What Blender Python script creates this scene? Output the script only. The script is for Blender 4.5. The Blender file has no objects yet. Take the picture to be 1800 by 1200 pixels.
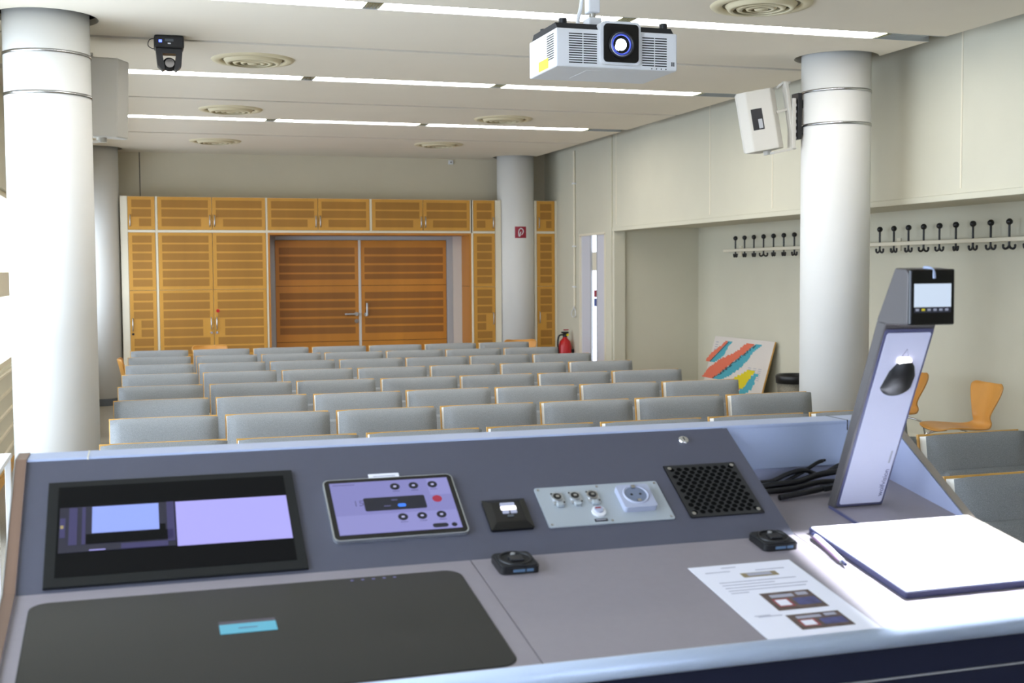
import bpy, bmesh, math, random
from mathutils import Matrix, Vector, Euler
random.seed(7)
R = math.radians
scn = bpy.context.scene
COL = scn.collection

# ------------------------------------------------------------------ camera
def cam_setup():
    yaw, pitch, roll, f = .301643, -.0566093, -.00678882, 2139.26
    fw = Vector((math.sin(yaw)*math.cos(pitch), math.cos(yaw)*math.cos(pitch), math.sin(pitch)))
    r = Vector((math.cos(yaw), -math.sin(yaw), 0)); u = r.cross(fw)
    r2 = r*math.cos(roll)+u*math.sin(roll); u2 = -r*math.sin(roll)+u*math.cos(roll)
    m = Matrix(((r2.x, u2.x, -fw.x, 0), (r2.y, u2.y, -fw.y, 0), (r2.z, u2.z, -fw.z, 1.66), (0, 0, 0, 1)))
    c = bpy.data.cameras.new('camera'); o = bpy.data.objects.new('camera', c); COL.objects.link(o)
    o.matrix_world = m
    c.sensor_fit = 'HORIZONTAL'; c.sensor_width = 36; c.lens = f/1800*36
    c.clip_start = .05; c.clip_end = 200
    c.dof.use_dof = True; c.dof.focus_distance = 5.0; c.dof.aperture_fstop = 6.5
    scn.camera = o
cam_setup()
# ------------------------------------------------------------------ world, view, big lights
scn.view_settings.view_transform = 'Standard'
scn.view_settings.look = 'None'
scn.view_settings.gamma = 1
scn.view_settings.use_curve_mapping = False
scn.view_settings.exposure = 0.0
TUBE = 21.0          # ceiling tubes
SKY = 9.5           # daylight outside the left windows
w = bpy.data.worlds.new('world'); scn.world = w; w.use_nodes = True
bg = w.node_tree.nodes['Background']; bg.inputs[0].default_value = (.72, .84, 1, 1); bg.inputs[1].default_value = SKY

def area(name, loc, rot, sx, sy, power, col=(1, 1, 1), portal=False, spread=180):
    l = bpy.data.lights.new(name, 'AREA'); l.shape = 'RECTANGLE'; l.size = sx; l.size_y = sy
    l.energy = power; l.color = col; l.spread = R(spread)
    if portal: l.cycles.is_portal = True
    o = bpy.data.objects.new(name, l); COL.objects.link(o); o.location = loc; o.rotation_euler = rot
    return o
def spot(name, loc, target, power, ang, blend=.2, col=(1, 1, 1), rad=.01):
    l = bpy.data.lights.new(name, 'SPOT'); l.energy = power; l.spot_size = R(ang); l.spot_blend = blend
    l.color = col; l.shadow_soft_size = rad
    o = bpy.data.objects.new(name, l); COL.objects.link(o); o.location = loc
    o.rotation_euler = (Vector(target)-Vector(loc)).to_track_quat('-Z', 'Y').to_euler()
    return o
# daylight portals in the left window openings
for (y0, y1) in ((.5, 3.3), (4.8, 8.2), (8.55, 12.0), (12.5, 16.3)):
    area('window_portal', (-1.13, (y0+y1)/2, 1.6), (0, R(-90), 0), 3.0 if y0 < 8 else 1.5, y1-y0, 1, portal=True)
# the projector's beam on to the screen behind the camera
PROJ = spot('projector_beam', (1.805, 4.355, 2.525), (1.80, -2.8, 1.75), 7500, 30, .15, (.62, .72, 1), .015)
# the visualizer's lamp on the writing board
def rect_beam(l, x0, x1, y0, y1, soft):
    # the document camera's lamp throws a rectangular field (its condenser mask), softened at the rim
    l.use_nodes = True; nt = l.node_tree; em = nt.nodes['Emission']
    tc = nt.nodes.new('ShaderNodeTexCoord'); sp = nt.nodes.new('ShaderNodeSeparateXYZ'); nt.links.new(tc.outputs['Normal'], sp.inputs[0])
    ab = nt.nodes.new('ShaderNodeMath'); ab.operation = 'ABSOLUTE'; nt.links.new(sp.outputs[2], ab.inputs[0])
    prev = None
    for ax, lo, hi in ((0, x0, x1), (1, y0, y1)):
        dv = nt.nodes.new('ShaderNodeMath'); dv.operation = 'DIVIDE'; nt.links.new(sp.outputs[ax], dv.inputs[0]); nt.links.new(ab.outputs[0], dv.inputs[1])
        for v, sgn in ((lo, 1), (hi, -1)):
            m = nt.nodes.new('ShaderNodeMapRange'); m.interpolation_type = 'SMOOTHSTEP'
            m.inputs['From Min'].default_value = v-soft*sgn; m.inputs['From Max'].default_value = v+soft*sgn
            nt.links.new(dv.outputs[0], m.inputs['Value'])
            if prev is None: prev = m
            else:
                mu = nt.nodes.new('ShaderNodeMath'); mu.operation = 'MULTIPLY'; nt.links.new(prev.outputs[0], mu.inputs[0]); nt.links.new(m.outputs[0], mu.inputs[1]); prev = mu
    nt.links.new(prev.outputs[0], em.inputs['Strength'])
VIS = spot('visualizer_lamp', (1.483, 2.00, 1.545), (1.483, 2.0001, 0), 68, 120, .1, (.84, .89, 1), .006)
VIS.rotation_euler = (0, 0, 0)
rect_beam(VIS.data, -.61, .78, -.64, .36, .06)

# ------------------------------------------------------------------ materials
def lin(c): return tuple((x/12.92 if x <= .04045 else ((x+.055)/1.055)**2.4) for x in (c[0]/255, c[1]/255, c[2]/255))
MATS = {}
def mat(name, c, rough=.6, metal=0, spec=.5, emit=None, es=0, noise=0, nscale=40, bump=0, bscale=200, wood=False, alpha=1):
    m = bpy.data.materials.new(name); m.use_nodes = True
    nt = m.node_tree; b = nt.nodes['Principled BSDF']; c = lin(c)
    b.inputs['Base Color'].default_value = (*c, 1); b.inputs['Roughness'].default_value = rough
    b.inputs['Metallic'].default_value = metal; b.inputs['Specular IOR Level'].default_value = spec
    if emit is not None:
        b.inputs['Emission Color'].default_value = (*lin(emit), 1); b.inputs['Emission Strength'].default_value = es
    if alpha < 1: b.inputs['Alpha'].default_value = alpha
    if noise or bump or wood:
        tc = nt.nodes.new('ShaderNodeTexCoord')
    if noise or wood:
        n = nt.nodes.new('ShaderNodeTexNoise'); n.inputs['Scale'].default_value = nscale; n.inputs['Detail'].default_value = 4
        if wood:
            mp = nt.nodes.new('ShaderNodeMapping'); mp.inputs['Scale'].default_value = wood
            nt.links.new(tc.outputs['Object'], mp.inputs[0]); nt.links.new(mp.outputs[0], n.inputs['Vector'])
        else: nt.links.new(tc.outputs['Object'], n.inputs['Vector'])
        r = nt.nodes.new('ShaderNodeValToRGB')
        k = noise
        r.color_ramp.elements[0].position = .3; r.color_ramp.elements[1].position = .7
        r.color_ramp.elements[0].color = (*[x*(1-k) for x in c], 1); r.color_ramp.elements[1].color = (*[min(1, x*(1+k)) for x in c], 1)
        nt.links.new(n.outputs[0], r.inputs[0]); nt.links.new(r.outputs[0], b.inputs['Base Color'])
    if bump:
        n2 = nt.nodes.new('ShaderNodeTexNoise'); n2.inputs['Scale'].default_value = bscale
        nt.links.new(tc.outputs['Object'], n2.inputs['Vector'])
        bp = nt.nodes.new('ShaderNodeBump'); bp.inputs['Strength'].default_value = bump; bp.inputs['Distance'].default_value = .002
        nt.links.new(n2.outputs[0], bp.inputs['Height']); nt.links.new(bp.outputs[0], b.inputs['Normal'])
    MATS[name] = m
    return m
mat('wall', (206, 202, 182), .9, noise=.02, nscale=2, bump=.15, bscale=90)
mat('wall_back', (206, 198, 176), .9, noise=.02, nscale=2)
mat('ceiling', (228, 220, 204), .9, noise=.015, nscale=1.5, bump=.1, bscale=300)
mat('dark', (22, 22, 24), .8)
mat('plenum', (60, 60, 60), .9)
mat('groove', (26, 27, 31), .7)
mat('column', (219, 218, 213), .75, noise=.02, nscale=1.2)
mat('steel', (190, 190, 190), .22, 1)
mat('chrome', (220, 220, 220), .1, 1)
mat('alu', (196, 200, 204), .35, .9)
mat('carpet', (150, 144, 132), .95, noise=.22, nscale=120, bump=.6, bscale=400)
mat('skirting', (84, 88, 92), .7)
mat('wood', (198, 144, 54), .5, noise=.10, nscale=3, wood=(1, 1, .12))
mat('wood_perf', (160, 112, 40), .65, noise=.10, nscale=3, wood=(1, 1, .12))
mat('door_wood', (190, 124, 40), .45, noise=.12, nscale=3, wood=(1, 1, .12))
mat('door_perf', (144, 92, 32), .6, noise=.12, nscale=3, wood=(1, 1, .12))
mat('cream', (226, 218, 196), .6)
mat('frame_grey', (170, 172, 176), .5)
mat('frame_light', (206, 202, 196), .5)
mat('fabric', (138, 141, 142), .95, noise=.18, nscale=260, bump=.7, bscale=500)
mat('laminate_white', (232, 230, 222), .5)
mat('ply', (206, 158, 82), .5, noise=.12, nscale=20)
mat('shell_wood', (200, 142, 66), .35, noise=.08, nscale=6, wood=(1, 1, .15))
mat('black', (18, 18, 20), .4)
mat('black_gloss', (8, 8, 9), .12)
mat('black_matte', (26, 26, 28), .7)
mat('white_plastic', (226, 227, 229), .4)
mat('speaker_white', (196, 193, 184), .55)
mat('desk_top', (140, 133, 138), .5, noise=.02, nscale=60, bump=.12, bscale=900)
mat('desk_panel', (78, 79, 92), .5, noise=.02, nscale=60, bump=.12, bscale=900)
mat('desk_rim', (164, 176, 204), .45)
mat('desk_inner', (160, 166, 194), .55)
mat('desk_navy', (20, 24, 44), .75, spec=.25)
mat('edge_alu', (196, 212, 236), .35, .25)
mat('laminate_wood', (116, 92, 76), .5, noise=.25, nscale=30, wood=(1, .05, .05))
mat('edge_taupe', (140, 130, 118), .5)
mat('glass_dark', (26, 27, 26), .2, spec=.28)
mat('bezel', (24, 26, 27), .4, spec=.25)
mat('screen_black', (5, 6, 9), .3, spec=.12)
mat('screen_white', (30, 30, 40), .3, emit=(178, 174, 255), es=.95)
mat('screen_blue', (20, 20, 30), .3, emit=(150, 172, 255), es=1.0)
mat('screen_dim', (12, 12, 20), .3, emit=(66, 62, 120), es=.7)
mat('screen_dimmer', (10, 10, 14), .3, emit=(30, 30, 60), es=.7)
mat('screen_orange', (40, 40, 40), .3, emit=(210, 190, 120), es=.6)
mat('tablet_screen', (20, 20, 30), .25, emit=(134, 134, 196), es=.95)
mat('tablet_screen2', (20, 20, 30), .25, emit=(146, 146, 208), es=.95)
mat('icon_dark', (22, 24, 38), .4)
mat('icon_light', (60, 60, 70), .4, emit=(190, 190, 235), es=.9)
mat('icon_red', (60, 20, 30), .4, emit=(170, 40, 70), es=.8)
mat('icon_blue', (20, 40, 90), .4, emit=(60, 130, 255), es=1)
mat('cyan', (30, 60, 70), .3, emit=(84, 172, 200), es=.95)
mat('cyan_bar', (30, 30, 40), .3, emit=(70, 64, 78), es=.8)
mat('btn_white', (240, 240, 240), .4, emit=(255, 240, 235), es=1.0)
mat('btn_dim', (120, 124, 140), .4, emit=(190, 196, 225), es=.45)
mat('plate_grey', (170, 178, 184), .45, .2)
mat('socket_white', (168, 174, 194), .35)
mat('socket_shade', (112, 122, 142), .5)  # shade of the round socket recess, put into the disc's colour
mat('grille', (34, 34, 35), .6)
mat('hole', (4, 4, 4), .95, spec=.1)
mat('vis_grey', (92, 92, 98), .4, .2)
mat('vis_side', (80, 76, 76), .45, .2)
mat('vis_front', (222, 222, 244), .35)
mat('vis_bezel', (76, 77, 108), .3)
mat('vis_lcd', (60, 60, 60), .4, emit=(200, 216, 236), es=1)
mat('board_white', (246, 246, 250), .5)
mat('board_edge', (46, 48, 82), .4)
mat('paper', (236, 236, 246), .8)
mat('ink', (170, 170, 184), .8)
mat('photo_brown', (92, 74, 66), .6, noise=.35, nscale=60)
mat('photo_blue', (72, 74, 118), .6, noise=.3, nscale=80)
mat('photo_red', (150, 70, 74), .6)
mat('photo_tan', (140, 124, 92), .6)
mat('red', (190, 22, 26), .35)
mat('sign_red', (150, 24, 48), .45)
mat('poster_white', (216, 208, 200), .7)
mat('salmon', (222, 112, 84), .7)
mat('teal', (74, 164, 180), .7)
mat('yellow', (222, 204, 30), .6)
mat('label_yellow', (230, 226, 50), .5)
mat('text_dark', (30, 30, 40), .5)
mat('text_grey', (96, 92, 130), .5)
mat('mark_blue', (84, 112, 142), .4)
mat('pen_grey', (112, 86, 112), .4)
mat('lamp_off', (225, 225, 220), .4)
mat('lamp_glow', (255, 255, 255), .5, emit=(255, 250, 244), es=TUBE)
mat('louver', (226, 222, 190), .25, .8)
mat('lens_glow', (255, 255, 255), .5, emit=(200, 215, 255), es=30)
mat('lens_halo', (30, 40, 90), .2, emit=(70, 90, 220), es=.9)
mat('led_blue', (40, 60, 255), .5, emit=(90, 110, 255), es=4)
mat('led_spot', (255, 255, 255), .5, emit=(255, 250, 255), es=6)
mat('daylight_glass', (230, 240, 255), .1, emit=(235, 242, 255), es=1.6)
mat('door_white', (208, 208, 216), .5)
mat('screen_cloth', (240, 240, 240), .95)
mat('vent', (214, 204, 172), .6)
mat('vent_dark', (120, 112, 88), .7)
mat('bin_mesh', (120, 116, 104), .5, .3, noise=.4, nscale=120)
mat('outside', (66, 68, 64), .8, noise=.5, nscale=3)
mat('blue', (70, 90, 160), .6)

# ------------------------------------------------------------------ mesh builder
ORG = {}
class MB:
    def __init__(s): s.bm = bmesh.new(); s.mats = []; s.M = Matrix.Identity(4)
    def mi(s, m):
        if m not in s.mats: s.mats.append(m)
        return s.mats.index(m)
    def add(s, t, m, smooth=False, M=None):
        i = s.mi(m); MM = s.M @ M if M is not None else s.M
        vm = {v: s.bm.verts.new(MM @ v.co) for v in t.verts}
        for f in t.faces:
            try: g = s.bm.faces.new([vm[v] for v in f.verts])
            except ValueError: continue
            g.material_index = i; g.smooth = smooth
        t.free(); return s
    def box(s, x0, x1, y0, y1, z0, z1, m, bev=0, seg=2, M=None, smooth=False):
        t = bmesh.new()
        bmesh.ops.create_cube(t, size=1)
        for v in t.verts: v.co = Vector(((x0+x1)/2+v.co.x*(x1-x0), (y0+y1)/2+v.co.y*(y1-y0), (z0+z1)/2+v.co.z*(z1-z0)))
        if bev: bmesh.ops.bevel(t, geom=t.edges[:], offset=bev, segments=seg, affect='EDGES', profile=.5)
        return s.add(t, m, smooth, M)
    def prism(s, pts, a, b, m, axis='z', bev=0, M=None, smooth=False):
        # polygon pts extruded from a to b along axis; axis x: pts=(y,z), y: (x,z), z: (x,y)
        f = {'x': lambda p, h: (h, p[0], p[1]), 'y': lambda p, h: (p[0], h, p[1]), 'z': lambda p, h: (p[0], p[1], h)}[axis]
        t = bmesh.new()
        A = [t.verts.new(f(p, a)) for p in pts]; B = [t.verts.new(f(p, b)) for p in pts]
        n = len(pts)
        t.faces.new(A[::-1]); t.faces.new(B)
        for i in range(n): t.faces.new((A[i], A[(i+1) % n], B[(i+1) % n], B[i]))
        bmesh.ops.recalc_face_normals(t, faces=t.faces[:])
        if bev: bmesh.ops.bevel(t, geom=t.edges[:], offset=bev, segments=2, affect='EDGES', profile=.5)
        return s.add(t, m, smooth, M)
    def rrect(s, x0, x1, y0, y1, z0, z1, r, m, M=None, n=6):
        pts = []
        for cx, cy, a0 in ((x1-r, y1-r, 0), (x0+r, y1-r, 90), (x0+r, y0+r, 180), (x1-r, y0+r, 270)):
            for k in range(n+1):
                a = R(a0+90*k/n); pts.append((cx+r*math.cos(a), cy+r*math.sin(a)))
        return s.prism(pts, z0, z1, m, 'z', M=M)
    def lathe(s, prof, m, M=None, n=32, smooth=True):
        t = bmesh.new(); rings = []
        for r, z in prof:
            if r <= 1e-6: rings.append([t.verts.new((0, 0, z))])
            else: rings.append([t.verts.new((r*math.cos(2*math.pi*k/n), r*math.sin(2*math.pi*k/n), z)) for k in range(n)])
        for a, b in zip(rings, rings[1:]):
            for k in range(n):
                k2 = (k+1) % n
                if len(a) == 1 and len(b) == 1: continue
                if len(a) == 1: t.faces.new((a[0], b[k2], b[k]))
                elif len(b) == 1: t.faces.new((a[k], a[k2], b[0]))
                else: t.faces.new((a[k], a[k2], b[k2], b[k]))
        bmesh.ops.recalc_face_normals(t, faces=t.faces[:])
        return s.add(t, m, smooth, M)
    def cyl(s, c, r, h, m, axis='z', n=24, M=None, smooth=False, r2=None):
        r2 = r if r2 is None else r2
        Q = Matrix.Translation(c)
        if axis == 'x': Q = Q @ Matrix.Rotation(R(90), 4, 'Y')
        if axis == 'y': Q = Q @ Matrix.Rotation(R(-90), 4, 'X')
        if M is not None: Q = M @ Q
        return s.lathe([(0, 0), (r, 0), (r2, h), (0, h)], m, Q, n, smooth)
    def ball(s, c, r, m, M=None, n=16, sz=1):
        prof = [(r*math.sin(math.pi*k/10), -r*sz*math.cos(math.pi*k/10)) for k in range(11)]
        prof[0] = (0, -r*sz); prof[-1] = (0, r*sz)
        Q = Matrix.Translation(c)
        if M is not None: Q = M @ Q
        return s.lathe(prof, m, Q, n)
    def tube(s, pts, r, m, n=8, M=None, smoothpath=True):
        P = [Vector(p) for p in pts]
        if smoothpath and len(P) > 2:
            Q = []
            for i in range(len(P)-1):
                p0 = P[max(i-1, 0)]; p1 = P[i]; p2 = P[i+1]; p3 = P[min(i+2, len(P)-1)]
                for k in range(6):
                    t = k/6
                    Q.append(.5*((2*p1)+(-p0+p2)*t+(2*p0-5*p1+4*p2-p3)*t*t+(-p0+3*p1-3*p2+p3)*t**3))
            Q.append(P[-1]); P = Q
        t = bmesh.new(); rings = []; up = Vector((0, 0, 1)); prev = None
        for i, p in enumerate(P):
            d = (P[min(i+1, len(P)-1)]-P[max(i-1, 0)]).normalized()
            if prev is None: a = d.cross(up if abs(d.z) < .9 else Vector((1, 0, 0))).normalized()
            else: a = (prev - d*prev.dot(d)).normalized()
            prev = a; b = d.cross(a)
            rings.append([t.verts.new(p+a*r*math.cos(2*math.pi*k/n)+b*r*math.sin(2*math.pi*k/n)) for k in range(n)])
        for a, b in zip(rings, rings[1:]):
            for k in range(n): t.faces.new((a[k], a[(k+1) % n], b[(k+1) % n], b[k]))
        t.faces.new(rings[0][::-1]); t.faces.new(rings[-1])
        bmesh.ops.recalc_face_normals(t, faces=t.faces[:])
        return s.add(t, m, True, M)
    def text(s, txt, size, m, M, ext=.0003):
        c = bpy.data.curves.new('t', 'FONT'); c.body = txt; c.size = size; c.extrude = ext; c.align_x = 'CENTER'; c.align_y = 'CENTER'
        o = bpy.data.objects.new('t', c); COL.objects.link(o)
        me = o.to_mesh(); t = bmesh.new(); t.from_mesh(me); o.to_mesh_clear()
        bpy.data.objects.remove(o); bpy.data.curves.remove(c)
        return s.add(t, m, False, M)
    def build(s, name, parent=None, world=True, mod=None):
        if parent is not None and world:
            s.bm.transform(ORG[parent.name].inverted())
        org = Matrix.Identity(4)
        me = bpy.data.meshes.new(name); s.bm.to_mesh(me); s.bm.free()
        for m in s.mats: me.materials.append(MATS[m])
        o = bpy.data.objects.new(name, me); COL.objects.link(o)
        if parent is not None: o.parent = parent; org = ORG[parent.name]
        ORG[o.name] = org.copy()
        return o
def tag(o, label=None, cat=None, group=None, kind=None):
    if label: o['label'] = label
    if cat: o['category'] = cat
    if group: o['group'] = group
    if kind: o['kind'] = kind
    return o
def empty(name, loc, rz=0, label=None, cat=None, group=None, kind=None):
    o = bpy.data.objects.new(name, None); COL.objects.link(o)
    o.location = loc; o.rotation_euler = (0, 0, rz); o.empty_display_size = .1
    ORG[o.name] = Matrix.Translation(loc) @ Matrix.Rotation(rz, 4, 'Z')
    return tag(o, label, cat, group, kind)
def kids(o): return [c for c in bpy.data.objects if c.parent == o]
def copy_tree(o, parent=None):
    c = o.copy(); COL.objects.link(c)
    if parent is not None: c.parent = parent
    for k in kids(o): copy_tree(k, c)
    return c
def struct(o): o['kind'] = 'structure'; return o

# ================================================================== ROOM
CZ = 3.28; XE = 5.45; XL = -1.03; XR = 5.78; XR2 = 6.95; YB = 16.92; YF = -2.9; YC = 14.25; TOP = 3.75
COLS = [(-.482, 8.29), (5.18, 8.25), (5.198, 16.5), (-.40, 16.5)]
b = MB(); b.box(-3, 8, YF-.3, YB+.3, -.1, 0, 'carpet'); struct(b.build('floor'))
# suspended ceiling: slabs between light channels and shadow grooves
LY = [-1.32+2.87*k for k in range(6)]         # channels: -1.32 1.55 4.42 7.29 10.16 13.03
LY = [-1.25, 1.63, 4.51, 7.39, 10.25, 13.11]
GY = [.19, 3.07, 5.95, 8.82, 11.69, 14.55]
b = MB(); ys = [YF]
edges = []
for a, g in zip(LY, GY): edges += [(a-.10, a+.10), (g-.036, g+.036)]
cur = YF
for e0, e1 in edges + [(YB, YB)]:
    b.box(XL, XE, cur, e0, CZ, CZ+.04, 'ceiling'); cur = e1
for x in (1.02, 2.06, 3.10, 4.14):              # faint board joints
    pass
ceil = b.build('ceiling')
def cut(o, cyls):
    for (x, y, r) in cyls:
        c = MB(); c.cyl((x, y, CZ-.2), r, .6, 'dark', n=48); co = c.build('cutter')
        md = o.modifiers.new('cut', 'BOOLEAN'); md.object = co; md.solver = 'EXACT'
        dg = bpy.context.evaluated_depsgraph_get(); me = bpy.data.meshes.new_from_object(o.evaluated_get(dg))
        o.modifiers.clear(); o.data = me
        bpy.data.objects.remove(co)
cut(ceil, [(x, y, .315) for x, y in COLS])
struct(ceil)
b = MB(); b.box(-3, 8, YF-.2, YB+.2, TOP, TOP+.1, 'plenum'); struct(b.build('trim_1'))
# metal profiles that line grooves
b = MB()
for g in GY: b.box(XL, XE, g-.03, g+.03, CZ+.012, CZ+.035, 'groove')
struct(b.build('trim_2'))
b = MB(); b.box(-3, 8, YB, YB+.15, 0, TOP, 'wall_back'); b.box(.12, .13, YB-.004, YB, 2.6, CZ, 'groove'); struct(b.build('wall_back'))
# right wall
b = MB()
b.box(XR, XR+.15, 14.25, 14.55, 0, TOP, 'wall'); b.box(XR, XR+.15, 15.46, YB, 0, TOP, 'wall'); b.box(XR, XR+.15, 14.55, 15.46, 2.15, TOP, 'wall')
b.box(XR, XR2+.2, YF, 14.25, 2.215, TOP, 'wall')            # bulkhead over the cloakroom recess
b.box(XR-.012, XR, YF, 14.25, 2.215, 2.23, 'wall')
b.box(XR2, XR2+.2, YF, 14.4, 0, 2.215, 'wall'); b.box(XR+.15, XR2+.2, YC, YC+.12, 0, 2.3, 'wall')
for y in (2.3, 4.9, 7.54, 10.28, 11.58, 14.16): b.box(XR-.004, XR, y-.008, y+.008, 2.25, TOP, 'cream')
struct(b.build('wall_right'))
b = MB(); b.box(XR-.03, XR+.10, YF, YC-.02, 2.165, 2.213, 'wall', .006); struct(b.build('trim_3'))
b = MB(); b.box(XR-.02, XR+.14, YC-.05, YC, 0, 2.213, 'wall', .01); b.box(XR-.03, XR+.002, YC+.02, YC+.07, 0, CZ+.2, 'wall', .008); struct(b.build('trim_4'))
b = MB(); b.box(XR2-.012, XR2, YF, YC, 0, .08, 'skirting'); b.box(XR-.012, XR, 15.46, YB, 0, .08, 'skirting'); struct(b.build('baseboard_right'))
b = MB(); b.box(-3, 8, YF-.15, YF, 0, TOP, 'wall'); struct(b.build('wall_front'))
# left wall with window bands
b = MB(); W = 'wall'
WIN = [(.5, 3.3), (4.8, 8.2), (8.55, 12.0), (12.5, 16.3)]  # first two are unseen, placed and sized to light column and lectern
b.box(XL-.15, XL, 8.2, YB, 0, .88, W); b.box(XL-.15, XL, 8.2, YB, 2.4, TOP, W); b.box(XL-.15, XL, YF, 8.2, 0, .12, W); b.box(XL-.15, XL, YF, 8.2, 3.1, TOP, W)
cur = YF
for y0, y1 in WIN: b.box(XL-.15, XL, cur, y0, .12 if y0 < 8 else .88, 3.1 if y0 < 8 else 2.4, W); cur = y1
b.box(XL-.15, XL, cur, YB, .88, 2.4, W)
for z in (.20, .36, .52, .68, .84): b.box(XL, XL+.02, 8, YB, z, z+.018, 'cream')
struct(b.build('wall_left'))
b = MB(); b.box(XL, XL+.015, YF, YB, 0, .09, 'ply'); struct(b.build('baseboard_left'))
for i, (y0, y1) in enumerate(WIN):
    root = empty('window_%d' % (i+1), (XL-.06, (y0+y1)/2, .88), kind='structure')
    b = MB(); x0, x1 = XL-.09, XL-.03
    zb_, zt_ = (.12, 3.1) if y0 < 8 else (.88, 2.4)
    for z0, z1 in ((zb_, zb_+.05), (zt_-.05, zt_), (1.49, 1.69) if y0 > 8 else (1.0, 1.06)): b.box(x0, x1+(.04 if z0 == 1.49 else 0), y0, y1, z0, z1, 'cream')
    for y in (y0, (y0+y1)/2-.025, y1-.05): b.box(x0, x1, y, y+.05, zb_, zt_, 'cream')
    b.build('window_frame', root)
# added dark facade, blocks the bright sky behind the left windows
root = empty('sky_block_facade', (-6, 20, -1), label='added dark facade hiding bright sky behind the windows at the left edge', cat='building')
b = MB(); b.box(-12, -1.3, 20, 20.4, -1, 6, 'outside'); b.build('facade', root)
for k in range(6):
    b = MB(); b.box(-11.5+k*1.7, -10.4+k*1.7, 19.97, 20.01, .8, 2.3, 'glass_dark'); b.build('window', root)
# columns
lab = ['bright white round column at the left front with two steel rings', 'white round column with two steel rings at right front of the coat hooks',
       'white round column at the back carrying the red hose sign', 'white round column at the back left beside the cupboards']
for i, (x, y) in enumerate(COLS):
    root = empty('column', (x, y, 0), label=lab[i], cat='column', group=None)
    b = MB(); b.cyl((x, y, 0), .26, 3.7, 'column', n=64, smooth=False)
    for f in b.bm.faces: f.smooth = len(f.verts) == 4 and abs(f.normal.z) < .5
    b.build('shaft', root)
    b = MB(); b.cyl((x, y, 0), .268, .09, 'skirting', n=48); b.build('base_ring', root)
    if i < 2:
        for z in ((3.038, 2.786) if i == 0 else (3.012, 2.762)):
            b = MB(); b.lathe([(.261, z-.009), (.266, z-.009), (.266, z+.009), (.261, z+.009)], 'steel', Matrix.Translation((x, y, 0)), 64); b.build('steel_ring', root)

# ------------------------------------------------------------------ ceiling lights
rown = {0: 'sixth', 1: 'fifth', 2: 'fourth'}
def light(y, x0, x1, label=None, lamp=True):
    root = empty('ceiling_light', ((x0+x1)/2, y, CZ), label=label, cat='ceiling light', group='fluorescent ceiling strips')
    b = MB(); b.box(x0, x1, y-.10, y-.094, CZ-.002, CZ+.09, 'alu'); b.box(x0, x1, y+.094, y+.10, CZ-.002, CZ+.09, 'alu'); b.box(x0, x1, y-.1, y+.1, CZ+.09, CZ+.095, 'alu')
    b.build('housing', root)
    b = MB(); b.box(x0+.06, x1-.06, y-.085, y+.085, CZ+.006, CZ+.016, 'lamp_glow' if y > 6 else 'lamp_off'); b.build('tube_diffuser', root)
    for e in (x0, x1-.06):
        b = MB(); b.box(e, e+.06, y-.09, y+.09, CZ+.030, CZ+.034, 'louver')
        for k in range(3): b.box(e+.012+k*.02, e+.016+k*.02, y-.09, y+.09, CZ+.002, CZ+.032, 'louver')
        b.build('louver', root)
SEG = [(-.15, 1.43), (1.43, 3.08), (3.08, 5.04)]
names = {3: 'front-most visible strip line', 4: 'middle strip line', 5: 'rear strip line nearest the cupboards'}
for r, y in enumerate(LY):
    for k, (x0, x1) in enumerate(SEG):
        l = None
        if r >= 3:
            l = 'long lit fluorescent ceiling light, %s segment of the %s' % (('left', 'middle', 'right')[k], names[r])
            if r == 3: l = ['lit fluorescent ceiling light cut off by the top edge left of the projector', 'lit fluorescent ceiling light running behind the projector mount', 'lit fluorescent ceiling light between projector and right column'][k]
        else: l = 'switched-off fluorescent ceiling light out of view above the lectern'
        light(y, x0, x1, l)
b = MB()
for y in LY: b.box(5.04, XE-.03, y-.1, y+.1, CZ+.03, CZ+.035, 'alu'); b.box(5.04, XE, y-.1, y-.094, CZ-.002, CZ+.05, 'alu'); b.box(5.04, XE, y+.094, y+.1, CZ-.002, CZ+.05, 'alu')
for y in LY: b.box(XL, -.15, y-.1, y+.1, CZ+.03, CZ+.035, 'alu')
struct(b.build('trim_5'))
# ------------------------------------------------------------------ swirl vents
VL = {(3.70, 6.73): 'round ceiling vent near the right column, largest one, above right of the projector', (.91, 9.475): 'round ceiling vent just behind the hanging camera',
      (.96, 12.35): 'round ceiling vent on the left between the two rear light strips', (3.78, 12.41): 'round ceiling vent between the two rear light strips on the right, below the projector',
      (1.0, 15.3): 'small round ceiling vent at the back left above the cupboards', (3.73, 15.05): 'small round ceiling vent at the back right above the double door',
      }
for (x, y), l in VL.items():
    root = empty('ceiling_vent', (x, y, CZ), label=l, cat='ceiling vent', group='round ceiling vents')
    T = Matrix.Translation((x, y, CZ))
    b = MB(); b.lathe([(.31, 0), (.30, -.012), (.255, -.016), (.235, -.004), (.235, 0)], 'vent', T, 48); b.build('outer_ring', root)
    b = MB(); b.lathe([(.235, -.001), (0, -.001)], 'vent_dark', T, 48); b.build('back_disc', root)
    for r in (.20, .145, .09):
        b = MB(); b.lathe([(r+.018, -.003), (r, -.03), (r-.03, -.034), (r-.022, -.026), (r-.004, -.003)], 'vent', T, 40); b.build('cone_ring', root)
    b = MB(); b.lathe([(.05, -.002), (.04, -.034), (0, -.036)], 'vent', T, 24); b.build('hub', root)

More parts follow.
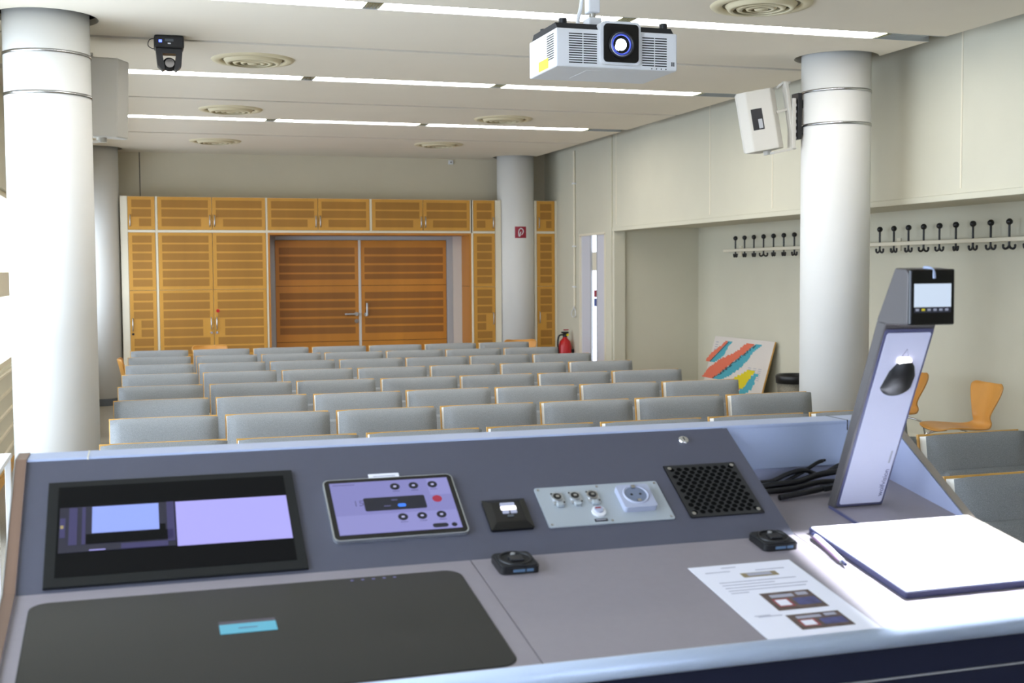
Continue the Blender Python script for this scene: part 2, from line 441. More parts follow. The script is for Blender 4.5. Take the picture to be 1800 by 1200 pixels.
# ================================================================== CUPBOARD WALL
CY = 16.4
def hgrip(root, x, z0, z1, y=CY, mt='alu'):
    b = MB(); b.tube([(x, y-.018, z0), (x, y-.045, z0+.012), (x, y-.045, z1-.012), (x, y-.018, z1)], .007, mt, smoothpath=False)
    return b.build('handle', root)
def bands(b, x0, x1, zs, y, m, mx=.05, notch=None):
    for i, (z0, z1) in enumerate(zs):
        a0, a1 = x0+mx, x1-mx
        if notch and i in notch[1]:
            if notch[0] < 0: a0 += .09
            else: a1 -= .09
        b.box(a0, a1, y-.0012, y, z0, z1, m)
def split(z0, z1, n, gap=.022):
    h = (z1-z0+gap)/n
    return [(z0+i*h, z0+(i+1)*h-gap) for i in range(n)]
def cup_door(root, x0, x1, hs, low=True, lock=None, top=True):
    # upper small doors and tall lower doors; hs = handle side
    if top:
        b = MB(); b.box(x0+.003, x1-.003, CY-.018, CY, 2.24, 2.665, 'wood', .002)
        bands(b, x0, x1, split(2.285, 2.625, 3), CY-.018, 'wood_perf', notch=(hs, (0,)))
        d = b.build('door', root); hgrip(d, x0+.03 if hs < 0 else x1-.03, 2.286, 2.43, CY)
    if low:
        b = MB(); b.box(x0+.003, x1-.003, CY-.018, CY, .10, 1.460, 'wood', .002); b.box(x0+.003, x1-.003, CY-.018, CY, 1.464, 2.205, 'wood', .002)
        bands(b, x0, x1, split(1.51, 2.165, 6), CY-.018, 'wood_perf')
        bands(b, x0, x1, split(.16, 1.425, 11), CY-.018, 'wood_perf', notch=(hs, (6, 7)))
        d = b.build('door', root); hx = x0+.035 if hs < 0 else x1-.035
        hgrip(d, hx, .94, 1.10, CY)
        if lock:
            q = MB(); q.cyl((hx, CY-.03, .90), .016, .012, lock, 'y', 16); q.build('lock', d)
def cup_body(root, x0, x1, z0, z1, low=True):
    b = MB(); b.box(x0, x1, CY+.001, CY+.5, z0, z1, 'cream'); b.build('body', root)
    if low:
        b = MB(); b.box(x0, x1, CY-.006, CY+.001, 0, .095, 'wood'); b.build('plinth', root)
U = [(-.055, .30, 'single narrow wooden cupboard at the far left of the back wall with black lock'), (.322, 1.728, 'double door wooden cupboard with a red sticker, left of the double door')]
c = empty('wall_cupboard', (.12, CY, 0), label=U[0][2], cat='cupboard'); cup_body(c, -.06, .322, 0, 2.67); cup_door(c, -.042, .298, -1, lock='black')
b = MB(); b.box(.298, .324, CY-.012, CY+.001, 0, 2.67, 'cream'); b.box(-.13, -.044, CY-.012, CY+.001, 0, 2.67, 'cream'); b.build('upright', c)
b = MB(); b.box(-.042, .298, CY-.014, CY+.001, 2.208, 2.236, 'cream'); b.build('rail', c)
c = empty('wall_cupboard', (1.02, CY, 0), label=U[1][2], cat='cupboard'); cup_body(c, .324, 1.745, 0, 2.67)
cup_door(c, .326, 1.01, 1, lock='steel'); cup_door(c, 1.01, 1.70, -1, lock='steel')
b = MB(); b.cyl((1.06, CY-.026, 1.185), .022, .006, 'red', 'y', 20); b.build('red_sticker', c)
b = MB(); b.box(1.70, 1.722, CY-.012, CY+.001, 0, 2.67, 'cream'); b.build('upright', c)
b = MB(); b.box(.326, 1.70, CY-.014, CY+.001, 2.208, 2.236, 'cream'); b.build('rail', c)
for (x0, xm, x1, l) in ((1.722, 2.39, 3.09, 'wooden overhead cupboard with two doors above the left door leaf'), (3.12, 3.83, 4.50, 'wooden overhead cupboard with two doors above the right door leaf')):
    c = empty('overhead_cupboard', (xm, CY, 2.21), label=l, cat='cupboard'); cup_body(c, x0, x1+.02, 2.21, 2.67, False)
    cup_door(c, x0, xm, 1, low=False); cup_door(c, xm, x1, -1, low=False)
    b = MB(); b.box(x1, x1+.03, CY-.012, CY+.001, 2.21, 2.67, 'cream'); b.build('upright', c)
    b = MB(); b.box(x0, x1, CY-.014, CY+.001, 2.208, 2.236, 'cream'); b.build('rail', c)
c = empty('wall_cupboard', (4.69, CY, 0), label='single narrow wooden cupboard between double door and back column', cat='cupboard'); cup_body(c, 4.52, 4.89, 0, 2.67)
cup_door(c, 4.545, 4.86, 1)
b = MB(); b.box(4.515, 4.543, CY-.012, CY+.001, 0, 2.67, 'cream'); b.box(4.862, 4.95, CY-.012, CY+.001, 0, 2.67, 'cream'); b.build('upright', c)
b = MB(); b.box(4.545, 4.86, CY-.014, CY+.001, 2.208, 2.236, 'cream'); b.build('rail', c)
c = empty('wall_cupboard', (5.61, CY, 0), label='narrowest wooden cupboard right of the back column, in the room corner', cat='cupboard'); cup_body(c, 5.46, 5.77, 0, 2.67)
cup_door(c, 5.475, 5.745, -1)
b = MB(); b.box(5.44, 5.474, CY-.012, CY+.001, 0, 2.67, 'cream'); b.box(5.746, 5.778, CY-.012, CY+.001, 0, 2.67, 'cream'); b.build('upright', c)
b = MB(); b.box(5.475, 5.745, CY-.014, CY+.001, 2.208, 2.236, 'cream'); b.build('rail', c)
# door recess with double door
b = MB(); b.box(1.724, 1.75, CY-.01, YB, 0, 2.208, 'door_wood'); b.box(4.49, 4.516, CY-.01, YB, 0, 2.208, 'door_wood'); b.box(1.75, 4.49, CY, YB, 2.18, 2.208, 'door_wood')
for z in (.55, 1.47): b.box(4.4885, 4.49, CY-.01, YB-.1, z, z+.004, 'dark')
struct(b.build('trim_6'))
DY = 16.82
root = empty('door_1', (3.02, DY, 0), kind='structure')
b = MB()
b.box(1.75, 1.86, DY, DY+.06, 0, 2.18, 'frame_grey', .004); b.box(4.27, 4.36, DY, DY+.06, 0, 2.18, 'frame_grey', .004); b.box(4.36, 4.49, DY, DY+.02, 0, 2.18, 'frame_light'); b.box(1.86, 4.27, DY, DY+.06, 2.125, 2.18, 'frame_grey', .004)
b.build('door_frame', root)
for (x0, x1, s) in ((1.865, 3.005, 1), (3.04, 4.265, -1)):
    b = MB(); b.box(x0, x1, DY+.01, DY+.05, .02, 2.12, 'door_wood', .003)
    bands(b, x0, x1, split(1.68, 2.02, 3, .03)+[(1.58, 1.655)], DY+.01, 'door_perf', .05)
    bands(b, x0, x1, split(.83, 1.40, 5, .03), DY+.01, 'door_perf', .05)
    for z in (1.49, .72): b.box(x0+.003, x1-.003, DY+.0088, DY+.01, z, z+.006, 'dark')
    d = b.build('door_leaf', root)
    q = MB()
    if s > 0:
        q.cyl((2.965, DY-.04, 1.10), .026, .05, 'alu', 'y'); q.box(2.80, 2.975, DY-.05, DY-.03, 1.088, 1.11, 'alu', .006)
        q.build('door_handle', d)
        q = MB(); q.cyl((2.97, DY-.01, 1.0), .03, .02, 'steel', 'y'); q.build('lock', d)
    else:
        q.cyl((3.10, DY-.04, 1.09), .026, .05, 'alu', 'y'); q.box(3.10, 3.122, DY-.05, DY-.03, 1.08, 1.25, 'alu', .006)
        q.build('door_handle', d)
b = MB(); b.box(3.005, 3.04, DY+.0, DY+.05, .02, 2.125, 'frame_light', .004); b.build('centre_strip', root)
b = MB(); b.box(4.33, 4.40, YB-.03, YB, 3.20, 3.26, 'white_plastic', .006); b.cyl((4.365, YB-.034, 3.23), .01, .004, 'black', 'y', 12)
tag(b.build('ceiling_socket'), 'tiny white wall box just under the ceiling on the back wall', 'socket')

# side door, ajar, with daylight slit
root = empty('door_2', (XR+.07, 15.0, 0), kind='structure')
b = MB(); b.box(XR-.008, XR+.15, 14.53, 14.56, 0, 2.15, 'cream'); b.box(XR-.008, XR+.15, 15.45, 15.48, 0, 2.15, 'cream'); b.box(XR-.008, XR+.15, 14.53, 15.48, 2.14, 2.17, 'cream'); b.build('door_frame', root)
b = MB(); b.box(XR+.02, XR+.06, 14.56, 14.88, 0.01, 2.14, 'door_white'); b.box(XR+.02, XR+.06, 15.10, 15.45, .01, 2.14, 'door_white'); b.build('door_leaf', root)
b = MB(); b.box(XR+.04, XR+.05, 14.88, 15.10, .01, 2.14, 'daylight_glass')
b.box(XR+.036, XR+.04, 14.90, 15.10, 1.68, 1.92, 'cream'); b.box(XR+.036, XR+.04, 14.90, 15.03, 1.33, 1.42, 'sign_red'); b.box(XR+.036, XR+.04, 14.90, 15.03, 1.21, 1.31, 'blue'); b.box(XR+.036, XR+.04, 14.92, 15.02, .22, .30, 'red')
b.build('door_glass', root)
b = MB(); b.box(XR+.016, XR+.045, 14.87, 14.89, .01, 2.14, 'frame_grey'); b.box(XR+.016, XR+.045, 15.09, 15.12, .01, 2.14, 'frame_grey'); b.build('glass_frame', root)
# conduit with cable loop
root = empty('cable_conduit', (XR-.015, 15.63, 1.2), label='thin white vertical conduit with a cable loop on the right wall by the side door', cat='conduit')
b = MB(); b.cyl((XR-.018, 15.63, 1.2), .016, 2.1, 'cream', n=12); b.build('pipe', root)
b = MB()
for z in (1.45, 2.0, 2.85): b.box(XR-.04, XR, 15.60, 15.66, z, z+.02, 'white_plastic')
b.build('clamp', root)
b = MB(); b.tube([(XR-.018, 15.63, 1.22), (XR-.03, 15.66, 1.15), (XR-.03, 15.72, 1.10), (XR-.03, 15.68, 1.05), (XR-.03, 15.58, 1.06), (XR-.03, 15.57, 1.13), (XR-.03, 15.62, 1.17)], .006, 'white_plastic'); b.build('cable', root)

# fire hose sign on the back column
root = empty('hose_sign', (5.19, 16.235, 2.22), label='square dark red fire hose sign on the back column', cat='sign')
b = MB()
t = bmesh.new(); n = 8; r = .263; cx, cy = 5.198, 16.5; A = []; B = []
for k in range(n+1):
    a = R(-90-1.5)+(k/n-.5)*(.166/r); A.append(t.verts.new((cx+r*math.cos(a), cy+r*math.sin(a), 2.14))); B.append(t.verts.new((cx+r*math.cos(a), cy+r*math.sin(a), 2.30)))
for k in range(n): t.faces.new((A[k], A[k+1], B[k+1], B[k]))
g = bmesh.ops.extrude_face_region(t, geom=t.faces[:])
for v in [e for e in g['geom'] if isinstance(e, bmesh.types.BMVert)]:
    d = Vector((v.co.x-cx, v.co.y-cy, 0)).normalized(); v.co -= d*.004
bmesh.ops.recalc_face_normals(t, faces=t.faces[:])
b.add(t, 'sign_red'); b.build('plate', root)
b = MB(); Y = 16.2355
b.tube([(5.165, Y, 2.165), (5.160, Y, 2.215), (5.170, Y, 2.255), (5.195, Y, 2.272), (5.222, Y, 2.255), (5.228, Y, 2.225), (5.212, Y, 2.195), (5.200, Y, 2.185)], .006, 'white_plastic')
b.tube([(5.180, Y, 2.168), (5.182, Y, 2.205), (5.195, Y, 2.225)], .006, 'white_plastic'); b.tube([(5.165, Y, 2.165), (5.18, Y, 2.165)], .005, 'white_plastic', smoothpath=False)
b.build('pictogram', root)
# extinguisher
ex, ey = 5.66, 15.74
root = empty('fire_extinguisher', (ex, ey, .22), label='red fire extinguisher with black hose on the right wall near the side door', cat='fire extinguisher')
T = Matrix.Translation((ex, ey, .22))
b = MB(); b.lathe([(0, 0), (.085, 0), (.09, .02), (.09, .42), (.075, .49), (.035, .53), (.03, .55), (0, .55)], 'red', T, 32); b.build('cylinder', root)
b = MB(); b.lathe([(.03, .55), (.03, .60), (0, .60)], 'black', T); b.box(ex-.05, ex+.05, ey-.02, ey+.02, .82, .845, 'black', .004); b.box(ex-.02, ex+.05, ey-.015, ey+.015, .86, .875, 'sign_red', .003); b.build('valve', root)
b = MB(); b.tube([(ex-.03, ey, .80), (ex-.09, ey-.02, .79), (ex-.115, ey-.03, .70), (ex-.105, ey-.03, .5), (ex-.10, ey-.02, .4)], .012, 'black'); b.build('hose', root)
b = MB(); b.cyl((ex+.03, ey-.03, .80), .018, .01, 'yellow', 'y', 16); b.build('gauge', root)
b = MB(); b.box(ex+.06, XR, ey-.04, ey+.04, .55, .6, 'black'); b.build('wall_bracket', root)

# ================================================================== SEATS
def make_seat():
    root = empty('tip_up_seat', (0, 0, 0), label='x', cat='seat', group='rows of grey tip-up seats')
    # local origin: left front top edge's floor point; x 0..0.60
    w = .605; lean = Matrix.Translation((0, .0, .84)) @ Matrix.Rotation(R(-8), 4, 'X') @ Matrix.Translation((0, 0, -.84))
    b = MB()
    t = bmesh.new()
    # cushion: gently domed pad
    nx, nz = 10, 8; z0, z1 = .50, .84; F = []
    for j in range(nz+1):
        row = []
        for i in range(nx+1):
            u, v = i/nx, j/nz
            e = (1-abs(2*u-1)**8)*(1-abs(2*v-1)**5)
            row.append(t.verts.new((w*u, .034-.034*e, z0+(z1-z0)*v-.006*abs(2*u-1)**8*(v > .9))))
        F.append(row)
    for j in range(nz):
        for i in range(nx): t.faces.new((F[j][i], F[j][i+1], F[j+1][i+1], F[j+1][i]))
    be = [e for e in t.edges if e.is_boundary]
    g = bmesh.ops.extrude_edge_only(t, edges=be)
    vs = [e for e in g['geom'] if isinstance(e, bmesh.types.BMVert)]
    for v in vs: v.co.y = .040
    bmesh.ops.recalc_face_normals(t, faces=t.faces[:])
    b.add(t, 'fabric', True, lean); b.build('backrest_cushion', root)
    b = MB(); b.box(.0, w, .0402, .092, .46, .834, 'laminate_white', .002, M=lean); b.build('white_spacer', root)
    b = MB(); b.box(-.006, w, .0925, .108, .38, .8445, 'ply', .001, M=lean); b.build('back_panel', root)
    b = MB(); b.box(w+.002, w+.036, .05, .09, .36, .60, 'laminate_white', .004, M=lean); b.box(w+.004, w+.034, .01, .06, .565, .60, 'laminate_white', .004, M=lean); b.build('bracket', root)
    tilt = Matrix.Translation((0, -.02, .42)) @ Matrix.Rotation(R(-14), 4, 'X')
    b = MB(); b.box(.05, w-.05, -.10, -.0, 0, .235, 'fabric', .03, 3, tilt, True); b.box(.055, w-.055, -.112, -.10, .01, .215, 'fabric', .002, 2, tilt); b.build('seat_pad', root)
    for x in (.03, w-.03):
        b = MB(); b.box(x-.018, x+.018, .04, .075, 0, .5, 'alu', .004); b.box(x-.02, x+.02, -.16, .20, 0, .02, 'alu', .004); b.build('leg', root)
    return root
rows = [(2.95, 3), (4.03, 3), (5.12, 4), (6.17, 0), (7.27, 0), (8.33, 0), (9.38, 0), (10.51, 0), (11.62, 0), (12.71, 0), (13.80, 0)]
X0s = [-.21, -.19, -.18, -.165, -.145, -.135, -.115, -.098, -.078, -.055, -.035]
ordr = {10: 'the rear row by the cupboards', 9: 'the second row from the back', 8: 'the third row from the back', 7: 'the fourth row from the back', 6: 'the fifth row from the back',
        5: 'the sixth row from the back', 4: 'the seventh row from the back', 3: 'the row just beyond the lectern rim', 2: 'the row right of the document camera',
        1: 'the nearer row past the lectern right side', 0: 'the nearest row beside the writing board'}
ordn = ['leftmost', 'second from left', 'third from left', 'middle', 'third from right', 'second from right', 'rightmost']
proto = make_seat(); used = False
for ri, (y, i0) in enumerate(rows):
    for i in range(i0, 7):
        if ri == 0 and i < 5: continue
        if ri in (1, 2) and i < (5 if ri == 2 else 4): continue
        s = proto if not used else copy_tree(proto); used = True
        s.location = (X0s[ri]+.6575*i+random.uniform(-.004, .004), y+random.uniform(-.012, .012), 0)
        s.rotation_euler.z = random.uniform(-.006, .006)
        s['label'] = 'grey upholstered tip-up seat, %s in %s' % (ordn[i], ordr[ri])

# ------------------------------------------------------------------ wooden shell chairs
def shell_chair(loc, rz, label):
    root = empty('shell_chair', (0, 0, 0), label=label, cat='chair', group='moulded wooden shell chairs')
    # profile in (y,z): seat front at y=-.22, back leaning at y=.22 ; halfwidths along it
    K = 1.03 if loc[1] > 14 else 1.0
    prof = [(-.24, .435, .17), (-.225, .452, .21), (-.12, .452, .235), (.0, .44, .235), (.10, .432, .205), (.165, .44, .15), (.20, .475, .115), (.215, .53, .112), (.232, .60, .145), (.25, .68, .19), (.265, .75, .215), (.272, .785, .205), (.275, .80, .17)]
    t = bmesh.new(); n = 10; G = []
    for y, z, hw in prof:
        row = []; z *= K
        for k in range(n+1):
            u = 2*k/n-1
            up = z > .5
            row.append(t.verts.new((u*hw, y-(.045*u*u if up else 0), z+(.02*u*u if not up else (-.012*(1-u*u) if z > .77 else 0)))))
        G.append(row)
    for a, c in zip(G, G[1:]):
        for k in range(n): t.faces.new((a[k], a[k+1], c[k+1], c[k]))
    bmesh.ops.recalc_face_normals(t, faces=t.faces[:])
    b = MB(); b.add(t, 'shell_wood', True); o = b.build('seat_shell', root)
    md = o.modifiers.new('s', 'SUBSURF'); md.levels = 1; md.render_levels = 2
    md = o.modifiers.new('t', 'SOLIDIFY'); md.thickness = .011
    for sx in (-1, 1):
        for sy in (-1, 1):
            b = MB(); b.tube([(sx*.09, sy*.06, .425), (sx*.17, sy*.15, .40), (sx*.195, sy*.19, .34), (sx*.22, sy*.23, .0)], .008, 'chrome'); b.build('leg', root)
    root.location = loc; root.rotation_euler = (0, 0, R(rz))
    return root
shell_chair((6.02, 7.82, 0), -96, 'wooden shell chair with chrome legs at right, whole backrest visible against the white wall')
shell_chair((6.12, 8.86, 0), -92, 'wooden shell chair half hidden behind the document camera arm')
shell_chair((.88, 14.72, 0), 4, 'wooden shell chair behind the rear seat row on the left, by the cupboards')
shell_chair((4.62, 14.35, 0), -6, 'wooden shell chair behind the rear seat row in front of the back column')
shell_chair((.10, 13.27, 0), 90, 'wooden shell chair at the left end of the rear rows')

# ================================================================== COAT HOOKS
XH = 6.78
root = empty('coat_rail', (XH, 10.5, 1.9), label='long pale horizontal coat rail on the recess wall', cat='rail')
b = MB(); b.box(XH-.010, XH+.010, 2.0, 13.22, 1.885, 1.92, 'cream', .006); b.build('bar', root)
for y in (13.10, 11.7, 9.95, 8.2, 6.4, 4.6, 2.8):
    b = MB(); b.box(XH, XR2, y-.012, y+.012, 1.89, 1.905, 'cream'); b.box(XR2-.012, XR2, y-.03, y+.03, 1.84, 1.96, 'cream'); b.build('wall_arm', root)
def hook(y, k, label, flat):
    root = empty('coat_hook', (XH+.026, y, 1.9), R(flat), label=label, cat='coat hook', group='black double coat hooks on the rail')
    ORG[root.name] = Matrix.Identity(4)
    b = MB(); b.cyl((0, 0, -.05), .0095, .19, 'black', n=10); b.build('stem', root)
    b = MB(); b.ball((0, 0, .145), .027, 'black'); b.build('ball', root)
    b = MB()
    b.tube([(0, 0, -.045), (0, .010, -.066), (0, .030, -.074), (0, .044, -.064), (0, .046, -.048)], .0095, 'black'); b.tube([(0, 0, -.045), (0, -.010, -.066), (0, -.030, -.074), (0, -.044, -.064), (0, -.046, -.048)], .0095, 'black')
    b.ball((0, .046, -.046), .011, 'black'); b.ball((0, -.046, -.046), .011, 'black'); b.build('double_hook', root)
    return root
num = ['first', 'second', 'third', 'fourth', 'fifth', 'sixth', 'seventh', 'eighth', 'ninth', 'tenth']
for k in range(8):
    l = 'black coat hook left of the right column, %s from the rail end' % num[k]
    hook(12.97-.2235*k, k, l, 80 if k == 3 else random.uniform(-14, 14))
for k in range(10):
    l = 'black coat hook right of the right column, %s from the column' % num[k]
    hook(10.06-.2245*k, k, l, 82 if k == 3 else (60 if k == 8 else random.uniform(-16, 16)))
for y in (12.86, 11.62, 9.90):
    pass
# poster board leaning on the wall
root = empty('poster_board', (6.8, 12.93, 0), label='white chart board with salmon and teal bands leaning on the recess wall', cat='poster')
th = math.atan2(.25, .86)
# local: u along -Y (left to right in view), v up the board
def PB(u, v, n=0):
    return Vector((6.665+math.sin(th)*v-n*math.cos(th), 13.665-u, math.cos(th)*v+n*math.sin(th)))
def poly3(b, pts, m, n0, n1):
    t = bmesh.new(); A = [t.verts.new(PB(u, v, n0)) for u, v in pts]; B = [t.verts.new(PB(u, v, n1)) for u, v in pts]; k = len(pts)
    t.faces.new(A); t.faces.new(B[::-1])
    for i in range(k): t.faces.new((A[i], B[i], B[(i+1) % k], A[(i+1) % k]))
    bmesh.ops.recalc_face_normals(t, faces=t.faces[:]); b.add(t, m)
b = MB(); poly3(b, [(0, 0), (1.47, 0), (1.47, .89), (0, .89)], 'poster_white', 0, .014); poly3(b, [(1.47, 0), (1.476, 0), (1.476, .89), (1.47, .89)], 'ply', -.001, .015); b.build('board', root)
def stair(b, p0, p1, wl, wr, m, n, j=.0, off=.0145):
    # stepped diagonal band from p0 to p1 drawn as one jagged polygon
    L = []; Rr = []
    for k in range(n):
        t0, t1 = k/n, (k+1)/n
        x0 = p0[0]+(p1[0]-p0[0])*t0; x1 = p0[0]+(p1[0]-p0[0])*t1
        y0 = p0[1]+(p1[1]-p0[1])*t0; y1 = p0[1]+(p1[1]-p0[1])*t1
        jl = random.uniform(-j, j); jr = random.uniform(-j, j)
        a = wl*(.55+.45*math.sin(math.pi*min(1, t0*1.15+.15)))
        c = wr*(.55+.45*math.sin(math.pi*min(1, t0*1.15+.15)))
        L += [(x0-a+jl, y0), (x0-a+jl, y1)]; Rr += [(x0+c+jr, y0), (x0+c+jr, y1)]
    for k in range(n):
        poly3(b, [L[2*k], Rr[2*k], Rr[2*k+1], L[2*k+1]], m, off, off+.0008)
for (a_, c_, wl, wr, m, n, jj, of) in (((.03, .56), (.39, .84), .15, 0, 'salmon', 16, .012, .0145), ((.03, .56), (.39, .84), 0, .19, 'teal', 16, .012, .0145),
    ((.24, .36), (1.07, .84), .40, 0, 'salmon', 26, .02, .0145), ((.24, .36), (1.07, .84), 0, .30, 'teal', 26, .015, .0145),
    ((.86, .20), (1.16, .46), .30, 0, 'salmon', 9, .02, .0145), ((.96, .30), (1.18, .53), .30, .06, 'yellow', 9, .02, .0155), ((.90, .20), (1.22, .50), 0, .20, 'teal', 9, .02, .0145)):
    b = MB(); stair(b, a_, c_, wl, wr, m, n, jj, of); b.build('coloured_band', root)
b = MB()
for k in range(16):
    t0 = k/16; x = .03+.36*t0; y = .56+.27*t0; poly3(b, [(x, y), (x+.02, y), (x+.02, y+.018), (x, y+.018)], 'black', .0155, .0162)
for k in range(44):
    t0 = k/44; x = .24+.83*t0+random.uniform(-.045, .02); y = .36+.47*t0; ww = random.uniform(.02, .06); poly3(b, [(x, y), (x+ww, y), (x+ww, y+.008), (x, y+.008)], 'black', .0155, .0162)
for k in range(3):
    for q in range(7): x = 1.02+k*.12; y = .42+q*.022; poly3(b, [(x, y), (x+.07, y), (x+.07, y+.007), (x, y+.007)], 'ink', .0145, .015)
for q in range(8): poly3(b, [(.06, .60+q*.03), (.13, .60+q*.03), (.13, .61+q*.03), (.06, .61+q*.03)], 'ink', .0145, .015)
b.build('black_marks', root)
# bin
bx, by = 6.36, 10.85
root = empty('waste_bin', (bx, by, 0), label='grey mesh waste bin with black rim behind the right column', cat='bin'); T = Matrix.Translation((bx, by, 0))
b = MB(); b.lathe([(0, 0), (.14, 0), (.175, .54), (.170, .54), (.136, .01), (0, .01)], 'bin_mesh', T); b.build('body', root)
b = MB(); b.lathe([(.172, .53), (.185, .53), (.19, .60), (.175, .615), (.15, .60), (.155, .54)], 'black', T); b.build('rim', root)

# ================================================================== SPEAKERS
def speaker_box(root, M, ch=.05):
    # local: x width, y depth (front at -y), z up; seen mostly from behind
    W2, D, H = .15, .24, .46
    pts = [(-W2, -D/2), (W2, -D/2), (W2, -.04), (ch, D/2), (-ch, D/2), (-W2, -.04)]
    b = MB(); b.prism(pts, -H/2, H/2, 'speaker_white', 'z', .008, M); o = b.build('cabinet', root)
    b = MB(); b.box(-W2+.01, W2-.01, -D/2-.012, -D/2, -H/2+.01, H/2-.01, 'speaker_white', .004, 2, M); b.build('front_grille', root)
    mx, my = (W2+.05)/2, (-.04+D/2)/2; an = math.atan2(D/2+.04, .05-W2)
    Q = M @ Matrix.Translation((mx, my, 0)) @ Matrix.Rotation(an+math.pi, 4, 'Z')     # local y' = outward normal
    sg = -1 if (Matrix.Rotation(an+math.pi, 3, 'Z') @ Vector((0, 1, 0))).dot(Vector((1, 1, 0))) < 0 else 1
    b = MB(); b.box(-.01, .075, -.004, .0015, -.07, .09, 'black', M=Q @ Matrix.Diagonal((1, sg, 1, 1))); b.box(.0, .03, .0015, .004, -.06, .01, 'frame_grey', M=Q @ Matrix.Diagonal((1, sg, 1, 1))); b.build('terminal_plate', root)
    b = MB(); b.cyl((-.03, 0, H/2), .012, .012, 'black', M=M); b.build('bolt', root)
    b = MB(); b.cyl((0, 0, -H/2-.03), .03, .032, 'speaker_white', M=M); b.build('knob', root)
root = empty('loudspeaker', (4.68, 8.4, 2.79), label='white loudspeaker with black rear socket, bracketed to the right column', cat='loudspeaker')
SH = Matrix.Translation((.168, .295, .040)); M1 = SH @ Matrix.Translation((4.47, 8.12, 2.765)) @ Matrix.Rotation(R(-9), 4, 'Y') @ Matrix.Rotation(R(-3), 4, 'X') @ Matrix.Rotation(R(-140), 4, 'Z')
speaker_box(root, M1)
b = MB(); b.M = SH
b.tube([(4.56, 8.06, 3.01), (4.60, 8.03, 3.05), (4.655, 8.02, 3.05)], .011, 'speaker_white', smoothpath=False)
b.box(4.635, 4.665, 8.0, 8.06, 2.60, 3.055, 'speaker_white', .006, M=Matrix.Translation((4.65, 8.03, 2.82)) @ Matrix.Rotation(R(-9), 4, 'Y') @ Matrix.Translation((-4.65, -8.03, -2.82)))
b.box(4.50, 4.70, 8.0, 8.06, 2.535, 2.555, 'speaker_white', .004, M=Matrix.Translation((4.65, 8.03, 2.55)) @ Matrix.Rotation(R(-12), 4, 'Y') @ Matrix.Translation((-4.65, -8.03, -2.55)))
b.build('u_bracket', root)
b = MB(); b.M = SH; b.box(4.66, 4.69, 7.99, 8.07, 2.55, 2.93, 'speaker_white', .004)
for k in range(6): b.box(4.69, 4.70, 8.0, 8.06, 2.62+k*.05, 2.64+k*.05, 'frame_grey')
b.box(4.54, 4.68, 8.02, 8.05, 2.83, 2.85, 'speaker_white', .004, M=Matrix.Translation((4.6, 8.03, 2.84)) @ Matrix.Rotation(R(-16), 4, 'Y') @ Matrix.Translation((-4.6, -8.03, -2.84)))
b.build('wall_arm', root)
b = MB(); b.M = SH; b.box(4.70, 4.735, 7.98, 8.08, 2.62, 2.97, 'black', .003); b.build('wall_rail', root)
b = MB(); b.M = SH; b.box(4.735, 4.775, 8.0, 8.06, 2.66, 2.72, 'black'); b.box(4.735, 4.775, 8.0, 8.06, 2.86, 2.92, 'black'); b.build('strap', root)
root = empty('loudspeaker', (-.2, 8.9, 2.8), label='white loudspeaker partly hidden behind the bright left column', cat='loudspeaker')
M2 = Matrix.Translation((-.170, 8.90, 2.872)) @ Matrix.Rotation(R(2), 4, 'Y') @ Matrix.Rotation(R(3), 4, 'X') @ Matrix.Rotation(R(181), 4, 'Z') @ Matrix.Scale(1.15, 4)
speaker_box(root, M2, .09)
b = MB(); b.box(-.42, -.22, 8.80, 8.84, 3.145, 3.165, 'speaker_white', .004); b.box(-.42, -.20, 8.80, 8.84, 2.56, 2.58, 'speaker_white', .004); b.box(-.44, -.42, 8.545, 8.84, 2.56, 3.16, 'speaker_white', .004); b.build('u_bracket', root)

# hanging camera
cx, cy = .275, 8.72
root = empty('ptz_camera', (cx, cy, CZ), label='black motorised camera hanging from the ceiling near the left column', cat='camera')
b = MB(); b.box(cx-.098, cx+.098, cy-.08, cy+.08, CZ-.088, CZ-.002, 'black', .012); b.build('base', root)
b = MB()
b.prism([(-.088, -.088), (-.078, -.20), (-.045, -.235), (-.03, -.225), (-.045, -.12), (.045, -.12), (.03, -.225), (.045, -.235), (.078, -.20), (.088, -.088)], cy-.05, cy+.05, 'black', 'y', M=Matrix.Translation((cx, 0, CZ))); b.build('yoke', root)
b = MB(); b.ball((cx, cy-.01, CZ-.190), .048, 'black'); b.cyl((cx, cy-.085, CZ-.190), .030, .05, 'black_gloss', 'y'); b.build('camera_head', root)
b = MB(); b.box(cx-.068, cx-.048, cy-.082, cy-.079, CZ-.052, CZ-.036, 'led_blue', M=None); b.build('status_light', root)
b = MB(); b.box(cx-.028, cx+.028, cy-.082, cy-.079, CZ-.045, CZ-.028, 'skirting'); b.box(cx-.01, cx+.01, cy-.082, cy-.079, CZ-.062, CZ-.054, 'white_plastic'); b.build('badge', root)
b = MB(); b.tube([(cx-.08, cy+.03, CZ-.005), (cx-.125, cy+.03, CZ-.02), (cx-.135, cy+.03, CZ-.06), (cx-.10, cy+.03, CZ-.08), (cx-.09, cy+.03, CZ-.05)], .003, 'black'); b.build('cable', root)

